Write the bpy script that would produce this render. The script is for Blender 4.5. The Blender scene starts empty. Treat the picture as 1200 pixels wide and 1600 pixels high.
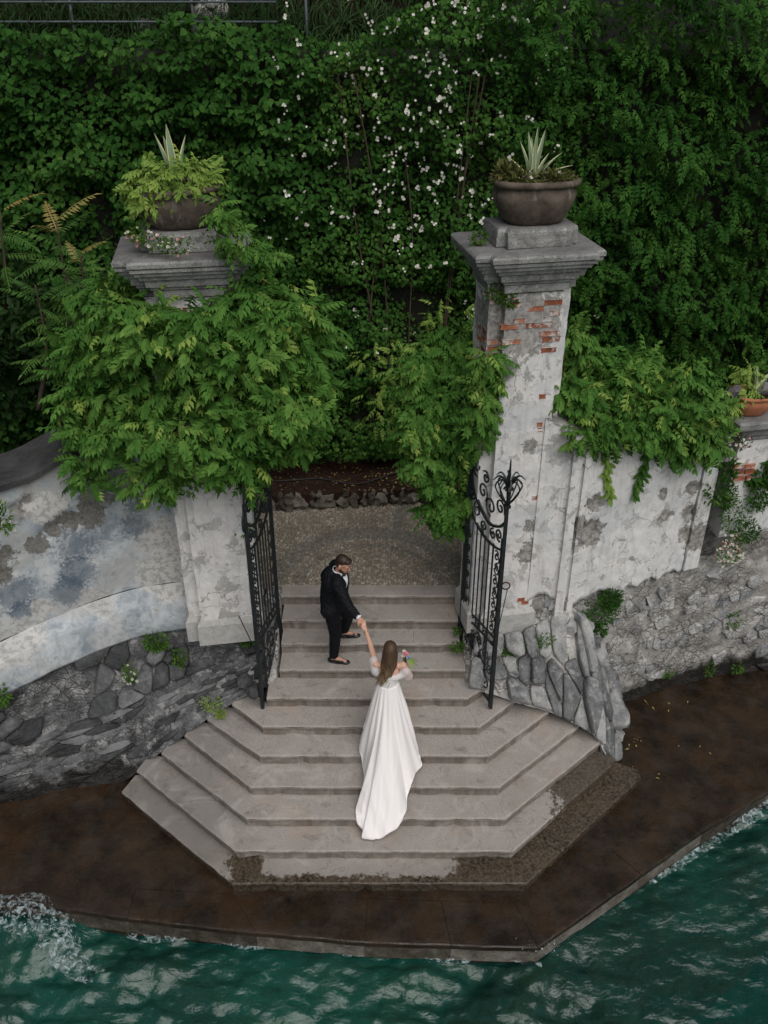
import bpy, bmesh, math, random
import numpy as np
from mathutils import Vector, Matrix, noise

rnd = random.Random(7)
rng = np.random.default_rng(7)
SC = bpy.context.scene
COL = SC.collection
R = math.radians

# ------------------------------------------------------------------ camera
CAM_H, PITCH, FPX = 7.74, R(31), 1400.0
cam_d = bpy.data.cameras.new('camera')
cam = bpy.data.objects.new('camera', cam_d)
COL.objects.link(cam)
cam.location = (0, 0, CAM_H)
cam.rotation_euler = (R(90) - PITCH, 0, 0)
cam_d.sensor_fit = 'VERTICAL'
cam_d.sensor_height = 24
cam_d.lens = 24 * FPX / 1600
cam_d.clip_start = .1
cam_d.clip_end = 400
SC.camera = cam

# ------------------------------------------------------------------ sky, sun, exposure
SUN_EL, SUN_AZ = R(55), R(158)          # azimuth measured from +y towards +x
world = bpy.data.worlds.new('World')
SC.world = world
world.use_nodes = True
wn = world.node_tree
bg = wn.nodes['Background']
sky = wn.nodes.new('ShaderNodeTexSky')
sky.sky_type = 'NISHITA'
sky.sun_disc = False
sky.sun_elevation = SUN_EL
sky.sun_rotation = SUN_AZ
sky.air_density = 1.0
sky.dust_density = 4.0
sky.ozone_density = 1.0
hsv = wn.nodes.new('ShaderNodeHueSaturation')
hsv.inputs['Saturation'].default_value = .55
wn.links.new(sky.outputs[0], hsv.inputs['Color'])
wn.links.new(hsv.outputs[0], bg.inputs['Color'])
bg.inputs['Strength'].default_value = .05
sd = bpy.data.lights.new('sun', 'SUN')
sun = bpy.data.objects.new('sun', sd)
COL.objects.link(sun)
sd.energy = 2.25
sd.angle = R(65)
sd.color = (1, .97, .93)
sdir = Vector((math.sin(SUN_AZ) * math.cos(SUN_EL), math.cos(SUN_AZ) * math.cos(SUN_EL), math.sin(SUN_EL)))
sun.rotation_euler = sdir.to_track_quat('Z', 'Y').to_euler()
sun.location = sdir * 30
SC.view_settings.view_transform = 'Standard'
SC.view_settings.look = 'None'
SC.view_settings.gamma = 1
SC.view_settings.use_curve_mapping = False
SC.view_settings.exposure = 0.0
SC.render.engine = 'CYCLES'
SC.cycles.use_denoising = True
SC.cycles.max_bounces = 6
SC.cycles.transparent_max_bounces = 12

# ------------------------------------------------------------------ helpers
def at(px, py, z=None, y=None):
    """world point that the photograph shows at (px, py) on the level z or at the depth y"""
    a, b = (px - 600) / FPX, (800 - py) / FPX
    r = Vector((a, math.cos(PITCH) + b * math.sin(PITCH), -math.sin(PITCH) + b * math.cos(PITCH)))
    t = (z - CAM_H) / r.z if z is not None else y / r.y
    return Vector((0, 0, CAM_H)) + r * t

ORG = {}
def origin(o):
    return ORG.get(o.name, Vector((0, 0, 0))) if o else Vector((0, 0, 0))

def tag(o, label=None, cat=None, group=None, kind=None):
    if label: o['label'] = label
    if cat: o['category'] = cat
    if group: o['group'] = group
    if kind: o['kind'] = kind
    return o

def thing(name, label, cat, loc=(0, 0, 0), group=None):
    o = bpy.data.objects.new(name, None)
    o.empty_display_size = .1
    COL.objects.link(o)
    o.location = loc
    ORG[o.name] = Vector(loc)
    return tag(o, label, cat, group)

def link(name, me, mat=None, parent=None, loc=None):
    """mesh in world coordinates -> object (origin at the parent's, or at loc)"""
    o = bpy.data.objects.new(name, me)
    COL.objects.link(o)
    off = origin(parent)
    if loc is not None:
        off = Vector(loc)
        o.location = off
    if off.length > 0:
        me.transform(Matrix.Translation(-off))
    if parent: o.parent = parent
    ORG[o.name] = off
    if mat is not None and not me.materials:
        for m in (mat if isinstance(mat, (list, tuple)) else [mat]): me.materials.append(m)
    return o

def place(name, me, mtx, parent=None):
    """object sharing mesh `me`, put down with a world matrix"""
    o = bpy.data.objects.new(name, me)
    COL.objects.link(o)
    off = origin(parent)
    if parent: o.parent = parent
    o.matrix_basis = Matrix.Translation(-off) @ mtx
    return o

def fbm(p, oct=4):
    return noise.fractal(p, 1.0, 2.0, oct)

class MB:
    def __init__(s): s.v, s.f, s.mi = [], [], []
    def add(s, vs, fs, mi=0):
        n = len(s.v)
        s.v += [tuple(v) for v in vs]
        s.f += [tuple(i + n for i in f) for f in fs]
        s.mi += [mi] * len(fs)
        return s
    def box(s, c, d, rz=0, mi=0, bev=0):
        x, y, z = d[0] / 2, d[1] / 2, d[2] / 2
        ca, sa = math.cos(rz), math.sin(rz)
        def T(p): return (c[0] + p[0] * ca - p[1] * sa, c[1] + p[0] * sa + p[1] * ca, c[2] + p[2])
        if bev <= 0:
            vs = [T(p) for p in ((-x, -y, -z), (x, -y, -z), (x, y, -z), (-x, y, -z), (-x, -y, z), (x, -y, z), (x, y, z), (-x, y, z))]
            return s.add(vs, [(0, 3, 2, 1), (4, 5, 6, 7), (0, 1, 5, 4), (1, 2, 6, 5), (2, 3, 7, 6), (3, 0, 4, 7)], mi)
        b = bev
        pl = [(-x, -y), (x, -y), (x, y), (-x, y)]
        prof = [(-z, -b), (-z + b, 0), (z - b, 0), (z, -b)]
        vs, fs = [], []
        for zz, o in prof:
            for px, py in pl: vs.append(T((px + math.copysign(o, px), py + math.copysign(o, py), zz)))
        for k in range(3):
            for i in range(4):
                a, b2 = k * 4 + i, k * 4 + (i + 1) % 4
                fs.append((a, b2, b2 + 4, a + 4))
        fs += [(3, 2, 1, 0), (12, 13, 14, 15)]
        return s.add(vs, fs, mi)
    def tube(s, pts, rad, n=6, mi=0, cap=True, flat=1.0):
        pts = [Vector(p) for p in pts]
        rr = rad if isinstance(rad, (list, tuple)) else [rad] * len(pts)
        vs, fs = [], []
        ref = None
        for i, p in enumerate(pts):
            d = (pts[min(i + 1, len(pts) - 1)] - pts[max(i - 1, 0)])
            if d.length < 1e-9: d = Vector((0, 0, 1))
            d.normalize()
            if ref is None:
                ref = Vector((1, 0, 0)) if abs(d.x) < .8 else Vector((0, 1, 0))
            u = (ref - d * ref.dot(d)); u.normalize()
            ref = u
            w = d.cross(u)
            for k in range(n):
                a = 2 * math.pi * (k + .5) / n
                vs.append(p + u * math.cos(a) * rr[i] * flat + w * math.sin(a) * rr[i])
        for i in range(len(pts) - 1):
            for k in range(n):
                a, b = i * n + k, i * n + (k + 1) % n
                fs.append((a, b, b + n, a + n))
        if cap:
            fs.append(tuple(range(n - 1, -1, -1)))
            fs.append(tuple((len(pts) - 1) * n + k for k in range(n)))
        return s.add(vs, fs, mi)
    def grid(s, rows, mi=0, closed=False):
        n = len(rows[0])
        vs = [p for r in rows for p in r]
        fs = []
        for i in range(len(rows) - 1):
            for k in range(n if closed else n - 1):
                k2 = (k + 1) % n
                fs.append((i * n + k, i * n + k2, (i + 1) * n + k2, (i + 1) * n + k))
        return s.add(vs, fs, mi)
    def mesh(s, name, smooth=False, auto=None):
        me = bpy.data.meshes.new(name)
        me.from_pydata(s.v, [], s.f)
        if any(s.mi): me.polygons.foreach_set('material_index', s.mi)
        if smooth: me.polygons.foreach_set('use_smooth', [True] * len(me.polygons))
        me.update()
        return me
    def build(s, name, mat, parent=None, smooth=False, loc=None):
        return link(name, s.mesh(name, smooth), mat, parent, loc)

def offset_poly(poly, off, w=None):
    """move every edge of a ccw polygon outwards by off*w"""
    n = len(poly)
    w = w or [1] * n
    L = []
    for i in range(n):
        a, b = Vector(poly[i]).to_2d(), Vector(poly[(i + 1) % n]).to_2d()
        d = (b - a).normalized()
        nn = Vector((d.y, -d.x))
        L.append((a + nn * off * w[i], d))
    out = []
    for i in range(n):
        p, d = L[i - 1]
        q, e = L[i]
        cr = d.x * e.y - d.y * e.x
        if abs(cr) < 1e-4: out.append(q)
        else:
            t = ((q - p).x * e.y - (q - p).y * e.x) / cr
            out.append(p + d * t)
    return out

def profile_prism(mb, poly, prof, w=None, mi=0, wob=0, frame=None):
    """loft a ccw polygon through (z, offset) levels"""
    n = len(poly)
    vs, fs = [], []
    for z, o in prof:
        for p in offset_poly(poly, o, w):
            v = Vector((p.x, p.y, z))
            if wob: v += Vector((rnd.uniform(-wob, wob), rnd.uniform(-wob, wob), rnd.uniform(-wob, wob) * .5))
            vs.append(frame @ v if frame else v)
    for k in range(len(prof) - 1):
        for i in range(n):
            a, b = k * n + i, k * n + (i + 1) % n
            fs.append((a, b, b + n, a + n))
    fs.append(tuple(range(n - 1, -1, -1)))
    fs.append(tuple((len(prof) - 1) * n + i for i in range(n)))
    mb.add(vs, fs, mi)

def catmull(pts, n):
    pts = [Vector(p) for p in pts]
    P = [pts[0] * 2 - pts[1]] + pts + [pts[-1] * 2 - pts[-2]]
    out = []
    m = len(pts) - 1
    for k in range(n):
        t = k / (n - 1) * m
        i = min(int(t), m - 1)
        u = t - i
        a, b, c, d = P[i:i + 4]
        out.append(.5 * ((2 * b) + (c - a) * u + (2 * a - 5 * b + 4 * c - d) * u * u + (3 * b - a - 3 * c + d) * u ** 3))
    return out

# ------------------------------------------------------------------ scattering of leaves (numpy)
def frames(tip, nor):
    """orthonormal frames: columns side, tip, normal"""
    t = tip / np.linalg.norm(tip, axis=1, keepdims=True)
    n = nor - t * np.sum(nor * t, axis=1, keepdims=True)
    n /= np.maximum(np.linalg.norm(n, axis=1, keepdims=True), 1e-6)
    s = np.cross(t, n)
    return np.stack([s, t, n], axis=2)

def scatter(name, tmpl, pos, fr, sc, mat, parent=None, smooth=False):
    tv, tf = tmpl
    tv = np.array(tv, float)
    k = len(tv)
    N = len(pos)
    V = np.einsum('nij,kj->nki', fr, tv) * np.asarray(sc)[:, None, None] + pos[:, None, :]
    sizes = np.array([len(f) for f in tf])
    flat = np.concatenate([np.array(f) for f in tf])
    loops = (flat[None, :] + (np.arange(N) * k)[:, None]).ravel()
    tot = np.tile(sizes, N)
    start = np.concatenate([[0], np.cumsum(tot)[:-1]])
    me = bpy.data.meshes.new(name)
    me.vertices.add(N * k)
    me.vertices.foreach_set('co', (V - np.array(origin(parent))).ravel())
    me.loops.add(len(loops))
    me.loops.foreach_set('vertex_index', loops.astype(np.int32))
    me.polygons.add(len(tot))
    me.polygons.foreach_set('loop_start', start.astype(np.int32))
    me.polygons.foreach_set('loop_total', tot.astype(np.int32))
    if smooth: me.polygons.foreach_set('use_smooth', np.ones(len(tot), bool))
    ta = me.attributes.new('tint', 'FLOAT', 'FACE')
    ta.data.foreach_set('value', np.repeat(rng.random(N), len(sizes)))
    me.update(calc_edges=True)
    me.validate()
    o = bpy.data.objects.new(name, me)
    COL.objects.link(o)
    if parent: o.parent = parent
    ORG[o.name] = origin(parent)
    for m in (mat if isinstance(mat, (list, tuple)) else [mat]): me.materials.append(m)
    return o

LEAF_IVY = ([(0, 0, 0), (-.36, .12, .07), (-.42, .45, .09), (0, 1, -.14), (.42, .45, .09), (.36, .12, .07), (0, .45, 0)],
            [(0, 6, 2, 1), (6, 3, 2), (0, 5, 4, 6), (6, 4, 3)])
LEAF_SLIM = ([(0, 0, 0), (-.2, .38, .05), (0, 1, -.16), (.2, .38, .05), (0, .45, 0)],
             [(0, 4, 1), (4, 2, 1), (0, 3, 4), (4, 3, 2)])

def pinnate(pairs, length, lw, ll, droop, spread=62, base=.12, taper=.35, hang=0):
    v, f = [], []
    def rach(t): return Vector((0, length * t * (1 - .12 * t * droop), -droop * length * t * t * .45))
    for i in range(6):
        p = rach(i / 5)
        v += [p + Vector((-.008, 0, 0)), p + Vector((.008, 0, 0))]
    for i in range(5): f.append((2 * i, 2 * i + 1, 2 * i + 3, 2 * i + 2))
    def leaflet(p, ang, l, w, dz):
        if hang: dz += rnd.uniform(.2, hang)
        d = Vector((math.sin(ang), math.cos(ang), -dz)).normalized()
        s = Vector((d.y, -d.x, 0)).normalized()
        n = len(v)
        v.extend([p, p + d * l * .42 + s * w + Vector((0, 0, .12 * w)), p + d * l + Vector((0, 0, -l * .16)), p + d * l * .42 - s * w + Vector((0, 0, .12 * w)), p + d * l * .45 - Vector((0, 0, .25 * w))])
        f.extend([(n, n + 1, n + 4), (n + 1, n + 2, n + 4), (n, n + 4, n + 3), (n + 4, n + 2, n + 3)])
    for i in range(pairs):
        t = base + (1 - base - .04) * i / max(pairs - 1, 1)
        k = 1 - taper * abs(t - .45) * 1.6
        for sg in (-1, 1):
            leaflet(rach(t), sg * R(spread + rnd.uniform(-9, 9) - 12 * t), ll * k * rnd.uniform(.88, 1.08), lw * k, .25 + .25 * droop * t + rnd.uniform(-.1, .15))
    leaflet(rach(1), rnd.uniform(-.2, .2), ll * .9, lw * .9, .3 + droop * .5)
    return ([tuple(p) for p in v], f)

# ------------------------------------------------------------------ materials
class NT:
    def __init__(s, name):
        s.m = bpy.data.materials.new(name)
        s.m.use_nodes = True
        s.t = s.m.node_tree
        s.b = s.t.nodes['Principled BSDF']
        s.out = s.t.nodes['Material Output']
        s.geo = s.n('ShaderNodeNewGeometry')
        s.pos = s.geo.outputs['Position']
    def n(s, typ, **kw):
        x = s.t.nodes.new(typ)
        for k, v in kw.items(): setattr(x, k, v)
        return x
    def l(s, a, b): s.t.links.new(a, b)
    def setin(s, sock, v):
        if hasattr(v, 'is_output') or isinstance(v, bpy.types.NodeSocket): s.l(v, sock)
        else: sock.default_value = v
    def noise(s, scale, detail=5, rough=.6, vec=None, dist=0, stretch=None):
        v = vec or s.pos
        if stretch:
            mp = s.n('ShaderNodeMapping')
            mp.inputs['Scale'].default_value = stretch
            s.l(v, mp.inputs['Vector']); v = mp.outputs[0]
        x = s.n('ShaderNodeTexNoise')
        x.inputs['Scale'].default_value = scale
        x.inputs['Detail'].default_value = detail
        x.inputs['Roughness'].default_value = rough
        x.inputs['Distortion'].default_value = dist
        s.l(v, x.inputs['Vector'])
        return x.outputs[0]
    def voronoi(s, scale, feature='F1', vec=None, out='Distance'):
        x = s.n('ShaderNodeTexVoronoi', feature=feature)
        x.inputs['Scale'].default_value = scale
        s.l(vec or s.pos, x.inputs['Vector'])
        return x.outputs[out]
    def math(s, op, a, b=0, c=None, clamp=False):
        x = s.n('ShaderNodeMath', operation=op, use_clamp=clamp)
        s.setin(x.inputs[0], a); s.setin(x.inputs[1], b)
        if c is not None: s.setin(x.inputs[2], c)
        return x.outputs[0]
    def ramp(s, v, lo, hi, a=0.0, b=1.0):
        x = s.n('ShaderNodeMapRange')
        x.inputs['From Min'].default_value = lo; x.inputs['From Max'].default_value = hi
        x.inputs['To Min'].default_value = a; x.inputs['To Max'].default_value = b
        s.l(v, x.inputs['Value'])
        return x.outputs[0]
    def cramp(s, v, stops):
        x = s.n('ShaderNodeValToRGB')
        e = x.color_ramp.elements
        while len(e) < len(stops): e.new(.5)
        for q, (p, c) in zip(e, stops):
            q.position = p; q.color = (*c, 1)
        s.l(v, x.inputs[0])
        return x.outputs[0]
    def mix(s, fac, a, b, mode='MIX'):
        x = s.n('ShaderNodeMix', data_type='RGBA', blend_type=mode)
        s.setin(x.inputs[0], fac)
        for sk, v in ((x.inputs[6], a), (x.inputs[7], b)):
            if isinstance(v, tuple): sk.default_value = (*v, 1)
            else: s.l(v, sk)
        return x.outputs[2]
    def blob(s, c, r, soft=.5, nz=None, amt=.4):
        """1 inside a ragged ball round c, 0 outside"""
        x = s.n('ShaderNodeVectorMath', operation='DISTANCE')
        s.l(s.pos, x.inputs[0]); x.inputs[1].default_value = tuple(c)
        d = x.outputs['Value']
        if nz is not None:
            d = s.math('ADD', d, s.math('MULTIPLY', s.math('SUBTRACT', nz, .5), amt * 2 * r))
        return s.ramp(d, r, r * (1 - soft))
    def bump(s, h, strength=.5, dist=.01, prev=None):
        x = s.n('ShaderNodeBump')
        x.inputs['Strength'].default_value = strength
        x.inputs['Distance'].default_value = dist
        s.l(h, x.inputs['Height'])
        if prev is not None: s.l(prev, x.inputs['Normal'])
        return x.outputs[0]
    def fin(s, col, rough=.8, normal=None, spec=.4, metal=0):
        if isinstance(col, tuple): s.b.inputs['Base Color'].default_value = (*col, 1)
        else: s.l(col, s.b.inputs['Base Color'])
        s.setin(s.b.inputs['Roughness'], rough)
        s.b.inputs['Specular IOR Level'].default_value = spec
        s.b.inputs['Metallic'].default_value = metal
        if normal is not None: s.l(normal, s.b.inputs['Normal'])
        return s.m
    def sepz(s):
        x = s.n('ShaderNodeSeparateXYZ'); s.l(s.pos, x.inputs[0]); return x.outputs

def m_plain(name, col, rough=.7, metal=0, spec=.4, var=.25, scale=14, bump=.3, bdist=.004):
    t = NT(name)
    z = t.noise(scale, 6)
    c = t.mix(t.ramp(z, .3, .7), tuple(x * (1 - var) for x in col), tuple(min(1, x * (1 + var)) for x in col))
    return t.fin(c, rough, t.bump(t.noise(scale * 4, 5), bump, bdist), spec, metal)

def m_leaf(name, stops, rough=.55, trans=.25, scale=1.2, spec=.22):
    """leaf: colour differs from leaf to leaf and slowly over the plant"""
    t = NT(name)
    oi = t.n('ShaderNodeObjectInfo')
    at_ = t.n('ShaderNodeAttribute'); at_.attribute_name = 'tint'
    r = t.math('ADD', t.math('MULTIPLY', t.math('FRACT', t.math('ADD', at_.outputs['Fac'], oi.outputs['Random'])), .7), t.math('MULTIPLY', t.geo.outputs['Random Per Island'], .3))
    v = t.math('ADD', t.math('MULTIPLY', r, .55), t.math('MULTIPLY', t.ramp(t.noise(scale, 3), .33, .67), .45))
    c = t.cramp(v, stops)
    t.fin(c, rough, None, spec)
    tr = t.n('ShaderNodeBsdfTranslucent')
    t.l(t.mix(.5, c, (.10, .16, .025)), tr.inputs['Color'])
    mx = t.n('ShaderNodeMixShader')
    mx.inputs[0].default_value = trans
    t.l(t.b.outputs[0], mx.inputs[1]); t.l(tr.outputs[0], mx.inputs[2])
    t.l(mx.outputs[0], t.out.inputs['Surface'])
    return t.m

def m_granite():
    t = NT('granite_step')
    sp = t.noise(95, 3, .7)
    c = t.mix(t.ramp(sp, .35, .65), (.225, .205, .19), (.40, .37, .345))
    c = t.mix(t.math('MULTIPLY', t.ramp(t.noise(2.6, 7, .68), .46, .66), .5), c, (.25, .22, .19))
    c = t.mix(t.math('MULTIPLY', t.ramp(t.noise(7, 6, .7, dist=.6), .55, .72), .45), c, (.20, .17, .14))
    c = t.mix(t.math('MULTIPLY', t.ramp(t.noise(1.1, 4), .56, .7), .35), c, (.40, .28, .20))
    c = t.mix(t.math('MULTIPLY', t.ramp(t.noise(28, 4, .7), .66, .75), .6), c, (.10, .09, .075))
    o_ = t.sepz()
    lw_ = t.math('MULTIPLY', t.ramp(t.math('ADD', o_[0], t.math('MULTIPLY', t.math('SUBTRACT', t.noise(2.2, 6, .7), .5), 1.4)), -1.6, -2.3), t.ramp(o_[2], -.95, -1.1))
    c = t.mix(t.math('MULTIPLY', lw_, .55), c, (.13, .13, .12))
    bv = t.n('ShaderNodeBevel'); bv.samples = 4; bv.inputs['Radius'].default_value = .022
    dt = t.n('ShaderNodeVectorMath', operation='DOT_PRODUCT'); t.l(bv.outputs[0], dt.inputs[0]); t.l(t.geo.outputs['True Normal'], dt.inputs[1])
    edge = t.ramp(dt.outputs['Value'], .985, .90)
    edge = t.math('MULTIPLY', edge, t.ramp(t.noise(16, 5, .7), .40, .60))
    # grime streaks on vertical faces, plus flat browning that sets risers darker than treads
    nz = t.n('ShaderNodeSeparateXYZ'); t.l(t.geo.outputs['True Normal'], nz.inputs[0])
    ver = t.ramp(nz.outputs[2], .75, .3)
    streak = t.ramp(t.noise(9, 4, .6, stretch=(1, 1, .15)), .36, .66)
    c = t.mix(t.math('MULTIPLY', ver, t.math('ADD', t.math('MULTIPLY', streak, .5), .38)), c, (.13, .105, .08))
    c = t.mix(t.math('MULTIPLY', edge, .65), c, (.50, .465, .435))
    c = t.mix(t.math('MULTIPLY', t.ramp(t.noise(3.4, 9, .75, dist=.8), .55, .65), .6), c, (.13, .115, .10))
    c = t.mix(t.math('MULTIPLY', t.ramp(t.noise(1.6, 8, .7, dist=1.2), .53, .63), .35), c, (.46, .43, .40))
    o = t.sepz()
    n1 = t.noise(5, 8, .7)
    # lake water reaches the lowest steps
    hgt = t.math('ADD', o[2], t.math('MULTIPLY', t.math('SUBTRACT', n1, .5), .10))
    wet = t.ramp(hgt, -1.795, -1.805)
    # dry patch in the middle of the lowest tread
    cx = t.math('ABSOLUTE', t.math('ADD', o[0], .33))
    yy = t.math('ADD', o[1], t.math('MULTIPLY', t.math('SUBTRACT', t.noise(7, 8, .75), .5), .45))
    xx = t.math('ADD', cx, t.math('MULTIPLY', t.math('SUBTRACT', t.noise(6, 8, .7), .5), .6))
    dry = t.math('MULTIPLY', t.ramp(yy, 7.15, 7.185), t.ramp(xx, 1.23, 1.17))
    low = t.ramp(o[2], -1.77, -1.79)
    left = t.math('MULTIPLY', t.ramp(t.math('ADD', o[0], t.math('MULTIPLY', t.math('SUBTRACT', n1, .5), .9)), -1.93, -1.98), t.ramp(o[2], -1.83, -1.82))
    wetness = t.math('MULTIPLY', low, t.math('SUBTRACT', 1, t.math('MAXIMUM', t.math('MULTIPLY', dry, t.ramp(o[2], -1.83, -1.82)), left)), clamp=True)
    # splashes on the right wing of the second step from the water
    rs = t.math('MULTIPLY', t.math('MULTIPLY', t.ramp(o[2], -1.60, -1.61), t.ramp(t.math('ADD', o[0], t.math('MULTIPLY', t.math('SUBTRACT', t.noise(9, 8, .75), .5), 1.6)), 2.2, 2.3)), .9)
    wetness = t.math('MAXIMUM', wetness, rs)
    damp = t.math('MULTIPLY', low, t.math('SUBTRACT', 1, t.math('MULTIPLY', t.ramp(yy, 7.12, 7.38), t.ramp(xx, 1.28, .85))), clamp=True)
    c = t.mix(t.math('MULTIPLY', damp, .38), c, (.13, .115, .10))
    c = t.mix(wetness, c, t.mix(t.ramp(t.noise(24, 9, .8), .42, .60), t.mix(t.ramp(t.noise(3.2, 6, .7), .4, .6), (.012, .008, .005), (.045, .030, .018)), (.105, .085, .063)))
    rough = t.math('MULTIPLY', t.ramp(wetness, 0, 1, .82, .30), t.ramp(t.noise(5, 5), .35, .65, .8, 1.2))
    b = t.bump(sp, .35, .004)
    b = t.bump(t.noise(12, 6, .65), .35, .012, b)
    return t.fin(c, rough, b, .4)

def m_plaster_left():
    t = NT('blue_plaster')
    f = t.noise(26, 7, .75)
    m = t.noise(3.2, 8, .68, dist=.4)
    L = t.noise(.9, 6, .65)
    c = t.mix(t.ramp(m, .38, .62), (.25, .295, .335), (.53, .56, .585))
    c = t.mix(t.math('MULTIPLY', t.ramp(t.noise(2.1, 8, .7, dist=1), .52, .56), .6), c, (.58, .59, .59))
    c = t.mix(t.math('MULTIPLY', t.ramp(t.noise(1.7, 6, .6), .5, .62), .7), c, (.40, .40, .39))
    c = t.mix(t.math('MULTIPLY', t.ramp(t.noise(11, 5, .7), .56, .66), .5), c, (.22, .24, .27))
    # old navy paint showing through
    nv = t.math('ADD', t.math('MULTIPLY', f, .55), t.math('MULTIPLY', t.noise(6, 6, .7), .45))
    for (p, r, k) in BLUE:
        b = t.blob(p, r, .75, t.noise(3, 5), .35)
        th = t.math('ADD', nv, t.math('MULTIPLY', b, k))
        c = t.mix(t.math('MULTIPLY', t.ramp(th, .64, .72), .62), c, (.055, .085, .125))
    for (p, r, k) in HOLES_L:
        b = t.blob(p, r * 1.1, .10, t.noise(7, 9, .75, dist=.6), 1.5)
        c = t.mix(t.math('MULTIPLY', b, k), c, t.mix(t.ramp(f, .35, .65), (.07, .065, .055), (.24, .23, .21)))
    for (p, r, k) in BEIGE:
        b = t.blob(p, r, .15, t.noise(5, 9, .75, dist=.5), 1.3)
        c = t.mix(t.math('MULTIPLY', b, k), c, t.mix(t.ramp(t.noise(15, 6, .7), .5, .54), (.55, .54, .52), (.36, .35, .33)))
    c = t.mix(t.math('MULTIPLY', t.ramp(t.noise(5, 5, .7, stretch=(1, 1, .18)), .56, .72), .5), c, (.18, .18, .18))
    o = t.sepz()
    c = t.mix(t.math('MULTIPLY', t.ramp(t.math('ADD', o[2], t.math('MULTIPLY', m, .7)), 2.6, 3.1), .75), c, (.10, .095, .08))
    b = t.bump(f, .3, .006)
    b = t.bump(m, .55, .03, b)
    return t.fin(c, .85, b, .25)

def m_plaster_right(name='peeling_plaster', warm=0.0, holes=(), cut=.5):
    t = NT(name)
    f = t.noise(34, 7, .75)
    m = t.noise(4.5, 9, .72, dist=.5)
    c = t.mix(t.ramp(t.noise(9, 6, .7), .35, .7), (.60 + warm, .59, .58), (.78 + warm, .77, .76))
    grey = t.mix(t.ramp(f, .3, .7), (.30, .29, .275), (.46, .45, .43))
    under = t.ramp(m, cut, cut + .012)
    c = t.mix(t.math('MULTIPLY', under, t.ramp(t.noise(2.3, 4), .3, .6, .35, 1)), c, grey)
    cw = t.n('ShaderNodeVectorMath', operation='ADD'); t.l(t.pos, cw.inputs[0])
    cn = t.n('ShaderNodeTexNoise'); cn.inputs['Scale'].default_value = 4; cn.inputs['Detail'].default_value = 6; t.l(t.pos, cn.inputs['Vector'])
    cs = t.n('ShaderNodeVectorMath', operation='SCALE'); cs.inputs['Scale'].default_value = .3; t.l(cn.outputs['Color'], cs.inputs[0]); t.l(cs.outputs[0], cw.inputs[1])
    crk = t.math('MULTIPLY', t.ramp(t.voronoi(2.4, 'DISTANCE_TO_EDGE', cw.outputs[0]), .012, .002), t.ramp(t.noise(1.9, 4), .45, .58))
    c = t.mix(t.math('MULTIPLY', crk, .8), c, (.12, .115, .105))
    c = t.mix(t.math('MULTIPLY', t.ramp(t.noise(9, 5, .7, stretch=(1, 1, .07)), .54, .72), .5), c, (.30, .295, .28))
    blu = t.math('MULTIPLY', t.ramp(t.noise(1.6, 6, .65), .48, .62), .45)
    c = t.mix(blu, c, (.46, .50, .53))
    c = t.mix(t.math('MULTIPLY', t.ramp(t.noise(6, 6, .7, stretch=(1, 1, .15)), .55, .75), .45), c, (.27, .27, .26))
    hol = None
    for (p, r, k) in holes:
        b = t.blob(p, r * 1.1, .05, t.noise(8, 9, .75, dist=.6), 1.5)
        c = t.mix(t.math('MULTIPLY', b, k), c, t.mix(t.ramp(t.noise(18, 6, .7), .4, .6), (.12, .115, .105), (.33, .31, .29)))
        hol = b if hol is None else t.math('MAXIMUM', hol, b)
    c = t.mix(t.math('MULTIPLY', t.ramp(t.noise(17, 4, .6), .70, .73), .8), c, (.10, .09, .08))
    h = t.math('SUBTRACT', 1, under)
    if hol is not None: h = t.math('SUBTRACT', h, t.math('MULTIPLY', hol, 3))
    b = t.bump(h, .6, .006)
    b = t.bump(m, .4, .02, b)
    b = t.bump(f, .25, .004, b)
    return t.fin(c, .85, b, .25)

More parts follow.
